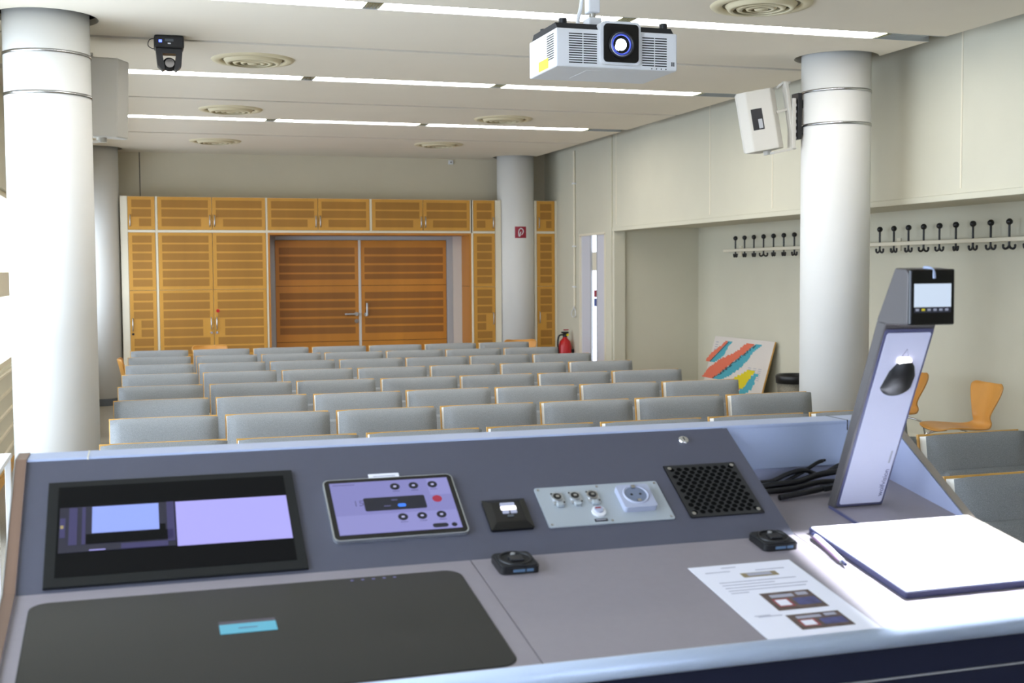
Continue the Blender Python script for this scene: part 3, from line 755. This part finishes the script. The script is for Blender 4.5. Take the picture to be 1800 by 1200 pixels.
# ================================================================== PROJECTOR
root = empty('projector', (1.803, 4.55, 2.51), label='white ceiling projector with glowing lens, hanging in the upper middle', cat='projector')
PX0, PX1, PY0, PY1, PZ0, PZ1 = 1.553, 2.053, 4.40, 4.73, 2.440, 2.585
b = MB(); b.box(PX0, PX1, PY0, PY1, PZ0, PZ1, 'white_plastic', .006, 3); b.prism([(4.46, 2.4405), (4.66, 2.4405), (4.66, 2.4395), (4.46, 2.4395)], 1.70, 1.90, 'white_plastic', 'x'); b.build('housing', root)
b = MB(); b.prism([(4.41, 2.583), (4.44, 2.612), (4.70, 2.612), (4.725, 2.583)], 1.562, 2.044, 'black_matte', 'x', .002)
b.build('base_plate', root)
for x, y in ((1.60, 4.46), (2.02, 4.46), (1.60, 4.68), (2.02, 4.68)):
    q = MB(); q.cyl((x, y, 2.61), .016, .022, 'black', n=16); q.build('foot', root)
b = MB(); b.rrect(1.727, 1.892, 2.452, 2.617, 4.385, 4.46, .022, 'white_plastic', M=Matrix(((1, 0, 0, 0), (0, 0, 1, 0), (0, 1, 0, 0), (0, 0, 0, 1)))); b.build('lens_surround', root)
S = Matrix(((1, 0, 0, 0), (0, 0, 1, 0), (0, 1, 0, 0), (0, 0, 0, 1)))
b = MB(); b.rrect(1.738, 1.881, 2.461, 2.606, 4.378, 4.386, .016, 'black_gloss', M=S); lr = b.build('lens_panel', root)
T = Matrix.Translation((1.808, 4.378, 2.528)) @ Matrix.Rotation(R(90), 4, 'X')
b = MB(); b.lathe([(.052, 0), (.052, .006), (.046, .008), (.046, .003), (.036, .001)], 'black', T, 40); b.lathe([(.040, .004), (.038, .007), (.035, .007), (.034, .003)], 'lens_halo', T, 40); b.build('lens_ring', root)
b = MB(); b.lathe([(0, .006), (.019, .004), (.022, 0)], 'lens_glow', T, 24); b.lathe([(0, .004), (.012, .003), (.013, 0)], 'lens_glow', Matrix.Translation((-.012, 0, -.010)) @ T, 16); b.build('lens', root)
for (x0, x1, z0, z1, n) in ((1.603, 1.717, 2.455, 2.572, 13), (1.905, 2.008, 2.455, 2.570, 12)):
    q = MB(); h = (z1-z0)/n
    for k in range(n): q.box(x0, x0+(x1-x0)*.48, PY0-.0008, PY0+.0005, z0+k*h, z0+k*h+h*.45, 'grille'); q.box(x0+(x1-x0)*.52, x1, PY0-.0008, PY0+.0005, z0+k*h, z0+k*h+h*.45, 'grille')
    q.build('air_vent', root)
q = MB()
for k in range(11): q.box(PX0-.0008, PX0+.0005, 4.43, 4.51, 2.475+k*.009, 2.479+k*.009, 'grille')
q.build('air_vent', root)
q = MB(); q.box(PX0-.001, PX0+.0005, 4.495, 4.61, 2.448, 2.486, 'label_yellow'); q.build('yellow_label', root)
q = MB()
for k in range(4): q.cyl((1.945+k*.02, 4.399, 2.446), .0025, .002, 'grille', 'y', 8)
q.build('indicator_dots', root)
q = MB()
for i in range(4):
    for j in range(2): q.box(2.027+j*.008, 2.033+j*.008, 4.3992, 4.4005, 2.459+i*.004, 2.462+i*.004, 'grille')
q.build('small_mark', root)
b = MB(); b.box(1.735, 1.79, 4.53, 4.60, 2.61, 2.66, 'white_plastic', .006); b.cyl((1.762, 4.565, 2.655), .014, .03, 'chrome'); b.box(1.738, 1.788, 4.54, 4.59, 2.68, CZ, 'white_plastic', .006); b.build('ceiling_mount', root)
b = MB(); b.tube([(1.715, 4.60, 2.61), (1.715, 4.60, 2.66), (1.735, 4.61, 2.75), (1.735, 4.61, 3.0), (1.735, 4.61, 3.26)], .008, 'white_plastic'); b.build('cable', root)
# projection screen on the front wall behind the camera
b = MB(); b.box(.0, 3.6, YF+.02, YF+.03, .75, 2.9, 'screen_cloth'); tag(b.build('projection_screen'), 'large white projection screen on the front wall behind the lectern', 'screen')

# ================================================================== LECTERN
JY, JZ = 2.15, 1.129
a9, a31 = R(9), R(31.5)
def frame(a, h=0): return Matrix(((1, 0, 0, 0), (0, math.cos(a), -math.sin(a), JY), (0, math.sin(a), math.cos(a), JZ), (0, 0, 0, 1)))
MW = frame(a9); MP = frame(a31)
DX0, DX1, DXP = -.198, 1.675, 1.262
VF = -.432; PW = .348
LE = empty('lectern', (.74, 2.1, 0), label='wide grey media lectern with built-in screens and sloping control panel', cat='lectern')
def dk(b, name, parent=None): return b.build(name, parent or LE)
# worktop in three boards with fine joints
b = MB()
for x0, x1, v1 in ((DX0, .5845, 0), (.5865, 1.2625, 0), (1.2645, DX1, .302)): b.box(x0, x1, VF, v1+.004, -.03, 0, 'desk_top', M=MW)
dk(b, 'worktop')
b = MB(); b.box(DX0, DXP, 0, PW, -.02, 0, 'desk_panel', M=MP); dk(b, 'control_panel')
# triangular cheek under the right end of the control panel
yb, zb = JY+PW*math.cos(a31), JZ+PW*math.sin(a31)
b = MB(); b.prism([(JY, JZ-.005), (yb, zb-.01), (yb, JZ+.04)], DXP-.02, DXP-.0005, 'desk_panel', 'x'); dk(b, 'panel_cheek')
b = MB(); b.box(DX0-.0, DX1, yb-.002, yb+.088, zb-.10, zb+.003, 'desk_rim', .002)
dk(b, 'top_rim')
b = MB(); 
for x in (-.089, 1.572): b.box(x-.0012, x+.0012, yb-.003, yb+.0885, zb-.02, zb+.0036, 'cream' if x < 0 else 'dark')
dk(b, 'rim_joint')
b = MB(); b.box(DXP-.01, DX1, yb+.003, yb+.02, 1.10, zb-.045, 'desk_inner'); b.prism([(yb-.003, zb-.001), (yb+.006, zb-.047), (yb+.02, zb-.047), (yb+.02, zb-.001)], DXP-.01, DX1, 'desk_rim', 'x')
b.box(1.569, 1.571, yb+.0015, yb+.004, 1.16, zb-.046, 'dark'); dk(b, 'niche_back')
# side panels with laminated wood edges
def side(x0, x1, xe0, xe1, m_in):
    o = .003
    p = lambda v, h: (JY+v*math.cos(a9)-h*math.sin(a9), JZ+v*math.sin(a9)+h*math.cos(a9))
    q = lambda w_, h: (JY+w_*math.cos(a31)-h*math.sin(a31), JZ+w_*math.sin(a31)+h*math.cos(a31))
    top = [p(VF-.0, o), p(0, o), q(PW, o), (yb+.088, zb+.003)]
    b = MB(); b.prism([(top[0][0], 0.02)]+[(t[0], t[1]-.001) for t in top]+[(yb+.088, .02)], x0, x1, m_in, 'x'); s = dk(b, 'side_panel')
    b = MB(); eps = .0015
    for (A, B) in zip(top, top[1:]):
        b.prism([A, B, (B[0], B[1]+eps), (A[0], A[1]+eps)], x0, x1, xe1, 'x')
        b.prism([A, B, (B[0], B[1]+eps*1.6), (A[0], A[1]+eps*1.6)], x0, x0+.0015 if x0 < 0 else x0+.001, xe0, 'x')
    b.build('edge_band', s)
    return s
side(-.219, DX0, 'alu', 'laminate_wood', 'desk_inner')
side(DX1, 1.697, 'alu', 'edge_taupe', 'desk_inner')
# front edge strip and apron
b = MB(); Mf = MW @ Matrix.Translation((0, VF, -.0145)) @ Matrix.Rotation(R(90), 4, 'Y')
b.lathe([(0, DX0-.02), (.0175, DX0-.02), (.0175, DX1+.02), (0, DX1+.02)], 'edge_alu', Mf, 24); dk(b, 'front_edge_strip')
fy, fz = JY+VF*math.cos(a9), JZ+VF*math.sin(a9)
b = MB(); b.box(DX0, DX1, fy+.004, fy+.02, .12, fz-.03, 'desk_navy'); dk(b, 'front_apron')
b = MB(); b.box(DX0, DX1, fy+.001, fy+.004, fz-.086, fz-.083, 'alu'); dk(b, 'apron_joint')
b = MB(); b.box(DX0, DX1, yb+.066, yb+.084, .02, zb-.10, 'desk_panel'); dk(b, 'back_panel')
b = MB(); b.box(DX0+.02, DX1-.02, fy+.06, yb+.06, .0, .10, 'black_matte'); dk(b, 'plinth')
# -- built-in monitor on the panel
mo = MB(); mo.box(-.156, .288, .007, .276, .0005, .006, 'bezel', .001, M=MP); mon = dk(mo, 'preview_monitor')
def pq(b, x0, x1, w0, w1, h, m, th=.0004): b.box(x0, x1, w0, w1, h, h+th, m, M=MP)
b = MB(); pq(b, -.138, .270, .029, .260, .0062, 'screen_black'); b.build('screen', mon)
b = MB(); h = .0067
pq(b, .066, .269, .085, .202, h, 'screen_white'); pq(b, -.134, .064, .087, .203, h, 'screen_dimmer')
h = .0072
pq(b, -.079, .036, .132, .201, h, 'screen_blue'); pq(b, -.030, .050, .088, .101, h, 'screen_dim'); pq(b, -.118, -.104, .105, .201, h, 'screen_dim'); pq(b, .050, .063, .100, .203, h, 'screen_dim'); pq(b, -.133, -.124, .125, .175, h, 'screen_dim')
pq(b, -.096, -.090, .105, .201, h, 'screen_dim'); pq(b, -.083, -.056, .0885, .0905, h, 'screen_white'); pq(b, -.132, -.127, .148, .156, h+.0003, 'screen_orange'); pq(b, .036, .047, .115, .145, h+.0002, 'screen_black'); pq(b, -.089, .060, .105, .130, h, 'screen_black')
b.build('camera_picture', mon)
# -- pen display in the worktop
b = MB(); b.rrect(-.172, .550, -.418, -.041, -.0005, .0012, .028, 'glass_dark', M=MW); pd = dk(b, 'pen_display')
b = MB(); b.rrect(-.1735, .5515, -.4195, -.0395, -.0006, .0007, .029, 'bezel', M=MW); b.build('display_frame', pd)
def wq(b, x0, x1, v0, v1, h, m, th=.0004): b.box(x0, x1, v0, v1, h, h+th, m, M=MW)
b = MB(); wq(b, .119, .208, -.220, -.186, .0014, 'cyan'); wq(b, .119, .208, -.186, -.175, .0014, 'cyan_bar'); wq(b, .148, .178, -.2045, -.2020, .0019, 'text_grey'); b.build('message_box', pd)
b = MB()
for k in range(5): b.cyl((.356+k*.019, -.052, .0013), .0032, .0003, 'text_grey', n=12, M=MW)
b.build('touch_keys', pd)
# -- tablet
b = MB(); b.rrect(.342, .600, .066, .236, .0005, .0080, .012, 'alu', M=MP); tb = dk(b, 'tablet_panel')
b = MB(); b.rrect(.3445, .5975, .0685, .2335, .008, .0088, .010, 'black_gloss', M=MP); b.build('bezel', tb)
b = MB(); h = .009; pq(b, .354, .588, .079, .224, h, 'tablet_screen'); pq(b, .355, .587, .0795, .13, h+.0002, 'tablet_screen2'); pq(b, .545, .5875, .175, .2235, h+.0002, 'tablet_screen2')
b.build('screen', tb)
ic = []
h = .0096
for (u, v) in ((.468, .205), (.505, .205), (.543, .205), (.468, .118), (.505, .118), (.543, .118)):
    q = MB(); q.cyl((u+.012 if v > .2 else u+.012, v, h), .0096, .0003, 'icon_dark', n=24, M=MP); q.rrect(u+.0090, u+.0150, v-.0022, v+.0022, h+.0003, h+.0006, .0015, 'icon_light', M=MP); q.box(u+.005, u+.019, v-.0145, v-.013, h, h+.0002, 'text_grey', M=MP); q.build('screen_button', tb)
q = MB(); q.cyl((.556, .163, h), .0096, .0003, 'icon_red', n=24, M=MP); q.build('record_button', tb)
q = MB(); q.rrect(.412, .532, .139, .176, h, h+.0004, .004, 'icon_dark', M=MP); q.rrect(.476, .492, .146, .155, h+.0004, h+.0007, .004, 'icon_blue', M=MP); q.box(.466, .478, .165, .168, h+.0004, h+.0006, 'text_grey', M=MP); q.box(.449, .462, .149, .152, h+.0004, h+.0006, 'text_grey', M=MP)
q.text('15', .022, 'text_grey', MP @ Matrix.Translation((.402, .162, h))); q.rrect(.532, .562, .083, .094, h, h+.0003, .005, 'icon_dark', M=MP); q.cyl((.574, .088, h), .0055, .0003, 'icon_dark', n=20, M=MP); q.box(.359, .402, .216, .218, h, h+.0002, 'text_grey', M=MP)
q.build('screen_message', tb)
b = MB(); pq(b, .436, .497, .240, .255, .0004, 'paper', .0008); b.box(.445, .489, .2465, .2485, .0012, .0015, 'ink', M=MP); dk(b, 'sticker_label')
# -- black push-button module
b = MB(); b.rrect(.643, .730, .068, .152, 0, .006, .005, 'black_gloss', M=MP); t = bmesh.new()
c0 = [(.643, .068), (.730, .068), (.730, .152), (.643, .152)]; c1 = [(.657, .082), (.716, .082), (.716, .138), (.657, .138)]
A = [t.verts.new((x, y, .006)) for x, y in c0]; B = [t.verts.new((x, y, .013)) for x, y in c1]; t.faces.new(B)
for k in range(4): t.faces.new((A[k], A[(k+1) % 4], B[(k+1) % 4], B[k]))
b.add(t, 'black_gloss', M=MP); kp = dk(b, 'key_pad')
for (x0, x1, w0, w1, m) in ((.674, .703, .125, .133, 'btn_dim'), (.673, .704, .113, .1235, 'btn_white'), (.674, .687, .1035, .111, 'btn_dim'), (.690, .703, .1035, .111, 'btn_dim'), (.681, .694, .094, .0985, 'skirting')):
    q = MB(); q.rrect(x0, x1, w0, w1, .013, .0150, .002, m, M=MP); q.build('key', kp)
# -- connector plate
b = MB(); b.rrect(.760, 1.027, .067, .182, .0003, .003, .005, 'plate_grey', M=MP); cp = dk(b, 'connector_plate')
for k in range(3):
    x = .800+k*.0375; q = MB(); q.box(x-.013, x+.013, .128, .163, .003, .0055, 'alu', .001, M=MP); q.cyl((x-.001, .148, .0055), .0115, .003, 'steel' if k == 2 else 'alu', n=24, M=MP); q.cyl((x-.001, .148, .0085), .0085, .0006, 'black', n=20, M=MP)
    q.box(x-.008, x+.006, .120, .131, .003, .010, 'plate_grey', .002, M=MP); q.box(x-.004, x+.003, .145, .151, .009, .0098, 'steel', M=MP)
    for s in (-1, 1): q.cyl((x+s*.010, .146+s*.013*-1, .0055), .002, .001, 'black', n=8, M=MP)
    q.build('socket', cp)
q = MB(); q.cyl((.873, .101, .003), .0145, .004, 'white_plastic', n=28, M=MP); q.cyl((.873, .103, .007), .009, .003, 'socket_white', n=20, M=MP); q.box(.866, .878, .1045, .108, .0098, .0106, 'photo_red', M=MP); q.build('usb_port', cp)
q = MB(); q.box(.857, .884, .074, .081, .003, .0042, 'black', M=MP); q.box(.860, .881, .0765, .0785, .0042, .0045, 'ink', M=MP); q.build('name_plate', cp)
q = MB(); q.rrect(.926, .996, .094, .162, .003, .016, .006, 'socket_white', M=MP)
q.lathe([(.0275, .0158), (.0265, .0185), (.0245, .0185), (.0225, .0163)], 'socket_white', MP @ Matrix.Translation((.961, .131, 0)), 32); q.lathe([(.0228, .0164), (0, .0164)], 'socket_shade', MP @ Matrix.Translation((.961, .131, 0)), 32)
ps = q.build('power_socket', cp)
q = MB()
for s in (-1, 1): q.cyl((.961+s*.0095, .131, .0165), .0028, .0008, 'black', n=12, M=MP)
q.box(.957, .965, .147, .156, .0164, .0200, 'steel', M=MP); q.box(.957, .965, .1065, .114, .0164, .0200, 'steel', M=MP); q.build('contact', ps)
for x, y in ((.767, .175), (.893, .175), (1.020, .175), (.767, .074), (.893, .074), (1.020, .074)):
    q = MB(); q.cyl((x, y, .003), .0028, .0012, 'steel', n=12, M=MP); q.build('screw', cp)
# -- ventilation grille with hex lattice
b = MB()
gx0, gx1, gw0, gw1 = 1.061, 1.226, .067, .226
b.rrect(gx0, gx1, gw0, gw1, .0002, .0008, .006, 'black', M=MP)
gl = dk(b, 'vent_grille')
b = MB(); b.rrect(gx0, gx1, gw0, gw1, .0008, .0030, .006, 'grille', M=MP)
ncol, nrow = 9, 13
for jj in range(nrow):
    for ii in range(ncol - (jj % 2)):
        hx = gx0+.014+(ii+.5*(jj % 2))*(gx1-gx0-.028)/(ncol-1); hy = gw0+.014+jj*(gw1-gw0-.028)/(nrow-1)
        b.cyl((hx, hy, .0031), .0064, .0002, 'hole', n=6, M=MP)
for (x0, x1, w0, w1) in ((gx0, gx1, gw0, gw0+.006), (gx0, gx1, gw1-.006, gw1), (gx0, gx0+.006, gw0, gw1), (gx1-.006, gx1, gw0, gw1)): b.box(x0, x1, w0, w1, .0008, .0034, 'grille', M=MP)
b.build('lattice', gl)
for x, y in ((gx0+.01, gw0+.01), (gx1-.01, gw0+.01), (gx0+.01, gw1-.01), (gx1-.01, gw1-.01)):
    q = MB(); q.cyl((x, y, .003), .0045, .0015, 'steel', n=14, M=MP); q.build('screw', gl)
b = MB(); b.lathe([(.0115, 0), (.0115, .005), (.009, .0065), (0, .0065)], 'chrome', MP @ Matrix.Translation((1.141, .308, 0)), 28); kl = dk(b, 'key_lock')
b = MB(); b.box(1.140, 1.142, .303, .313, .0066, .0072, 'black', M=MP); b.build('keyhole', kl)

# ------------------------------------------------------------------ things on the lectern
def dock(x, v, label, rz=0):
    root = empty('mounting_dock', (x, JY+v*math.cos(a9), JZ+v*math.sin(a9)), label=label, cat='dock', group='black square docks on the worktop')
    L = MW @ Matrix.Translation((x, v, 0)) @ Matrix.Rotation(R(rz), 4, 'Z')
    b = MB(); b.rrect(-.037, .037, -.036, .036, .0008, .013, .010, 'black', M=L); b.rrect(-.034, .034, -.033, .033, .013, .0155, .008, 'black_matte', M=L); b.build('base', root)
    b = MB(); b.lathe([(.031, .0155), (.031, .0185), (.028, .0185), (.028, .0155)], 'black', L, 32); b.build('ring', root)
    b = MB(); b.box(-.013, .013, -.015, .008, .0155, .021, 'black', .002, M=L); b.build('clip', root)
    b = MB(); b.cyl((-.001, .013, .0155), .0045, .006, 'alu', n=16, M=L); b.build('pin', root)
    b = MB(); b.box(-.014, .008, -.0372, -.0355, .005, .010, 'mark_blue', M=L); b.box(.011, .024, -.0372, -.0355, .005, .010, 'mark_blue', M=L); b.build('front_mark', root)
dock(.657, -.047, 'black square dock on the worktop beside the large dark display', 0)
dock(1.191, -.040, 'black square dock on the worktop near the instruction sheet and writing board', 0)
# instruction sheet
root = empty('instruction_sheet', (1.07, JY-.27, JZ-.05), label='printed white instruction sheet with three small photos on the worktop', cat='paper')
PM = MW @ Matrix(((1, .0, 0, 0), (0, 1, 0, 0), (0, 0, 1, .0011), (0, 0, 0, 1)))
b = MB(); b.box(.969, 1.180, -.427, -.122, 0, .0006, 'paper', M=PM); b.build('sheet', root)
b = MB()
for v, x0, x1 in ((-.136, 1.03, 1.06), (-.153, .99, 1.04), (-.156, 1.09, 1.15), (-.20, .995, 1.15), (-.212, .995, 1.10), (-.224, .995, 1.16), (-.236, .995, 1.15), (-.246, .995, 1.03), (-.341, .99, 1.02), (-.345, .995, 1.04)): b.box(x0, x1, v-.0015, v+.0015, .0006, .0008, 'ink', M=PM)
b.build('printed_text', root)
def photo(x0, x1, v0, v1, m, red):
    b = MB(); b.box(x0, x1, v0, v1, .0006, .0009, m, M=PM)
    if red:
        w_, h_ = x1-x0, v1-v0
        b.box(x0+.10*w_, x0+.42*w_, v0+.18*h_, v0+.62*h_, .0009, .0011, 'photo_red', M=PM); b.box(x0+.14*w_, x0+.37*w_, v0+.24*h_, v0+.56*h_, .0011, .0013, 'paper', M=PM)
        b.box(x0+.14*w_, x0+.60*w_, v0+.70*h_, v0+.86*h_, .0009, .0012, 'ink', M=PM); b.box(x0+.68*w_, x0+.90*w_, v0+.74*h_, v0+.90*h_, .0009, .0012, 'ink', M=PM); b.box(x0+.5*w_, x0+.95*w_, v0+.2*h_, v0+.6*h_, .0009, .0010, 'photo_blue', M=PM)
    else: b.box(x0+.012, x1-.012, v0+.005, v1-.002, .0009, .0011, 'ink', M=PM)
    b.build('printed_photo', root)
photo(1.053, 1.125, -.185, -.166, 'photo_tan', False); photo(1.043, 1.141, -.329, -.257, 'photo_brown', True); photo(1.044, 1.145, -.405, -.348, 'photo_brown', True)
# writing board (document surface)
root = empty('writing_board', (1.49, JY-.16, JZ-.02), label='white document board with dark blue edge, brightly lit on the worktop', cat='board')
b = MB(); b.rrect(1.294, 1.6745, -.330, .000, .0012, .0125, .004, 'board_edge', M=MW); b.build('board_base', root)
b = MB(); b.rrect(1.297, 1.6715, -.327, -.003, .0125, .0145, .003, 'board_white', M=MW); b.build('white_surface', root)
root = empty('pen', (1.277, JY-.10, JZ-.01), label='white stylus pen with dark tip lying against the writing board', cat='pen')
b = MB(); b.tube([(1.286, -.040, .009), (1.282, -.090, .0075), (1.272, -.160, .006)], .0052, 'white_plastic', M=MW, n=12); b.build('barrel', root)
b = MB(); b.tube([(1.2885, -.026, .008), (1.286, -.040, .009)], .0048, 'board_edge', M=MW, n=12, smoothpath=False); b.tube([(1.272, -.160, .006), (1.269, -.176, .0058)], .003, 'board_edge', M=MW, n=10, smoothpath=False); b.build('pen_cap', root)
b = MB(); b.tube([(1.2805, -.04, .0075), (1.2765, -.09, .006), (1.2665, -.158, .005)], .0026, 'pen_grey', M=MW, n=8); b.build('clip', root)
# document camera
V = empty('document_camera', (1.483, 2.27, 1.15), label='grey document camera with leaning lit arm and small display', cat='document camera')
VX0, VX1 = 1.423, 1.543
# arm side profile in (y,z)
b = MB()
FB = (2.262, 1.150); FT = (2.084, 1.548)   # front face bottom / top
d = Vector((FT[0]-FB[0], FT[1]-FB[1])).normalized(); nb = Vector((-d.y, d.x))   # towards the back
if nb.x < 0: nb = -nb
T_ = .030
arm = [FB, FT, (2.075, 1.560), (FT[0]+nb.x*T_+.0, FT[1]+nb.y*T_), (FB[0]+nb.x*T_, 1.152)]
b.prism(arm, VX0, VX1, 'vis_side', 'x', .004); b.build('arm', V)
b = MB(); b.prism([(2.082, 1.551), (2.010, 1.553), (2.008, 1.652), (2.016, 1.661), (2.052, 1.664), (2.112, 1.560), (2.108, 1.553)], VX0, 1.524, 'vis_side', 'x', .003); b.build('head_shell', V)
AM = Matrix(((1, 0, 0, 0), (0, d.x, -nb.x, FB[0]), (0, d.y, -nb.y, FB[1]), (0, 0, 0, 1)))   # local: x, along arm, outward
L_ = math.hypot(FT[0]-FB[0], FT[1]-FB[1])
b = MB(); b.rrect(VX0+.004, VX1-.003, .006, L_-.006, -.001, .0018, .006, 'vis_bezel', M=AM); b.build('front_bezel', V)
b = MB(); b.rrect(VX0+.009, VX1-.008, .012, L_-.014, .0015, .0030, .005, 'vis_front', M=AM); b.build('front_panel', V)
# dark flared cone shape raised on the arm front, bright led on top
b = MB(); t = bmesh.new(); cxs, c0 = 1.487, .285; n = 16; A = []; B = []
ap = Vector((cxs, c0+.062, .0035))
prof = []
for k in range(n+1):
    a = R(200+140*k/n); prof.append((cxs+.042*math.cos(a)*.93, c0+.022+.030*math.sin(a)))
right = [(cxs+.039, c0+.038), (cxs+.031, c0+.060), (cxs+.016, c0+.076)]; left = [(cxs-.008, c0+.074), (cxs-.026, c0+.050)]
out = prof+right+left
bt = [t.verts.new((x, y, .0031)) for x, y in out]; tp = [t.verts.new((cxs+(x-cxs)*.82, c0+.03+(y-c0-.03)*.80, .011)) for x, y in out]
cc = t.verts.new((cxs, c0+.03, .014)); m_ = len(out)
for k in range(m_): t.faces.new((bt[k], bt[(k+1) % m_], tp[(k+1) % m_], tp[k])); t.faces.new((tp[k], tp[(k+1) % m_], cc))
bmesh.ops.recalc_face_normals(t, faces=t.faces[:]); b.add(t, 'black', True, AM); b.build('dark_cone', V)
b = MB(); b.cyl((cxs+.002, c0+.074, .003), .016, .004, 'led_spot', n=20, M=AM @ Matrix.Translation((cxs, c0+.074, 0)) @ Matrix.Scale(.5, 4, (0, 1, 0)) @ Matrix.Translation((-cxs, -c0-.074, 0))); b.build('lamp_led', V)
b = MB(); b.tube([(cxs-.006, c0+.084, .0032), (cxs+.002, c0+.100, .0032), (cxs+.009, c0+.084, .0032), (cxs-.006, c0+.084, .0032)], .0007, 'text_grey', M=AM, smoothpath=False); b.build('triangle_mark', V)
b = MB(); b.text('wolfvision', .017, 'text_grey', AM @ Matrix.Translation((VX1-.017, .062, .0032)) @ Matrix.Rotation(R(90), 4, 'Z')); b.box(VX1-.020, VX1-.016, .112, .142, .0030, .0034, 'ink', M=AM); b.build('lettering', V)
# head
b = MB(); b.box(VX0+.001, 1.5255, 2.0035, 2.012, 1.553, 1.661, 'black_gloss', .003, 2); b.build('head_front', V)
b = MB(); b.box(1.433, 1.516, 2.0022, 2.0036, 1.588, 1.633, 'vis_lcd'); b.box(1.433, 1.516, 2.0022, 2.0036, 1.577, 1.588, 'icon_dark')
for k in range(6): b.box(1.436+k*.0133, 1.443+k*.0133, 2.0016, 2.0023, 1.5805, 1.5850, 'yellow' if k == 1 else 'ink')
b.build('display', V)
b = MB(); b.tube([(1.474, 2.030, 1.6635), (1.475, 2.014, 1.6625), (1.477, 2.006, 1.657), (1.478, 2.0045, 1.643)], .0038, 'desk_rim'); b.build('status_strip', V)
b = MB(); b.rrect(VX0-.001, VX1+.001, -.002, .128, .0003, .005, .004, 'desk_top', M=MW); b.box(VX0-.003, VX0+.001, .0, .13, .0003, .006, 'vis_bezel', M=MW); b.build('foot_plate', V)
# cables in the niche
def cable(name, pts, r, label, plug=None, m='black'):
    p0 = pts[0]; root = empty(name, p0, label=label, cat='cable', group='black cables in the lectern niche')
    b = MB(); b.tube(pts, r*1.25, m, n=10); b.build('cord', root)
    if plug:
        p, q, s = plug; b = MB(); P, Q = Vector(p), Vector(q); dd = (Q-P).normalized()
        rot = dd.to_track_quat('X', 'Z').to_matrix().to_4x4(); b.box(0, (Q-P).length, -s, s, -s*.6, s*.6, 'black', .002, M=Matrix.Translation(P) @ rot); b.build('plug', root)
    return root
def zt(v, h): return JY+v*math.cos(a9)-h*math.sin(a9), JZ+v*math.sin(a9)+h*math.cos(a9)
def cp3(x, v, h): y, z = zt(v, h); return (x, y, z)
cable('black_cable', [cp3(1.325, .268, .017), cp3(1.36, .27, .018), cp3(1.40, .272, .032), cp3(1.44, .272, .038), cp3(1.485, .27, .026), cp3(1.53, .27, .046), cp3(1.58, .265, .05), cp3(1.62, .262, .03)], .0042,
      'black cable arching at the top of the niche with a square plug', (cp3(1.293, .268, .014), cp3(1.328, .268, .017), .011))
cable('black_cable', [cp3(1.305, .255, .011), cp3(1.36, .256, .014), cp3(1.42, .257, .018), cp3(1.47, .258, .030), cp3(1.53, .26, .034), cp3(1.57, .25, .02)], .0058,
      'thick black cable lying along the middle of the niche')
cable('black_cable', [cp3(1.31, .235, .006), cp3(1.40, .24, .009), cp3(1.46, .242, .018), cp3(1.52, .243, .016), cp3(1.58, .235, .01)], .0048,
      'black cable lowest in the bundle against the niche floor')
cable('black_cable', [cp3(1.395, .272, .014), cp3(1.44, .274, .034), cp3(1.475, .277, .052), cp3(1.49, .278, .056)], .0035,
      'thin grey-tipped black cable end pointing up in the niche', (cp3(1.475, .277, .051), cp3(1.497, .279, .058), .0045))
cable('black_cable', [cp3(1.335, .19, .008), cp3(1.37, .195, .010), cp3(1.43, .203, .014), cp3(1.48, .21, .018), cp3(1.54, .20, .012)], .0052,
      'black cable with plug ending in front of the bundle', (cp3(1.45, .206, .016), cp3(1.505, .212, .020), .010))
# small white side table at the far left
root = empty('side_table', (-.85, 6.6, 0), label='white small table at the far left edge, mostly out of view', cat='table')
b = MB(); b.box(-1.01, -.632, 6.2, 6.9, .70, .725, 'white_plastic', .004); b.build('table_top', root)
for x in (-1.0, -.664):
    for y in (6.22, 6.85):
        b = MB(); b.box(x-.0, x+.03, y, y+.03, 0, .70, 'white_plastic', .003); b.build('leg', root)
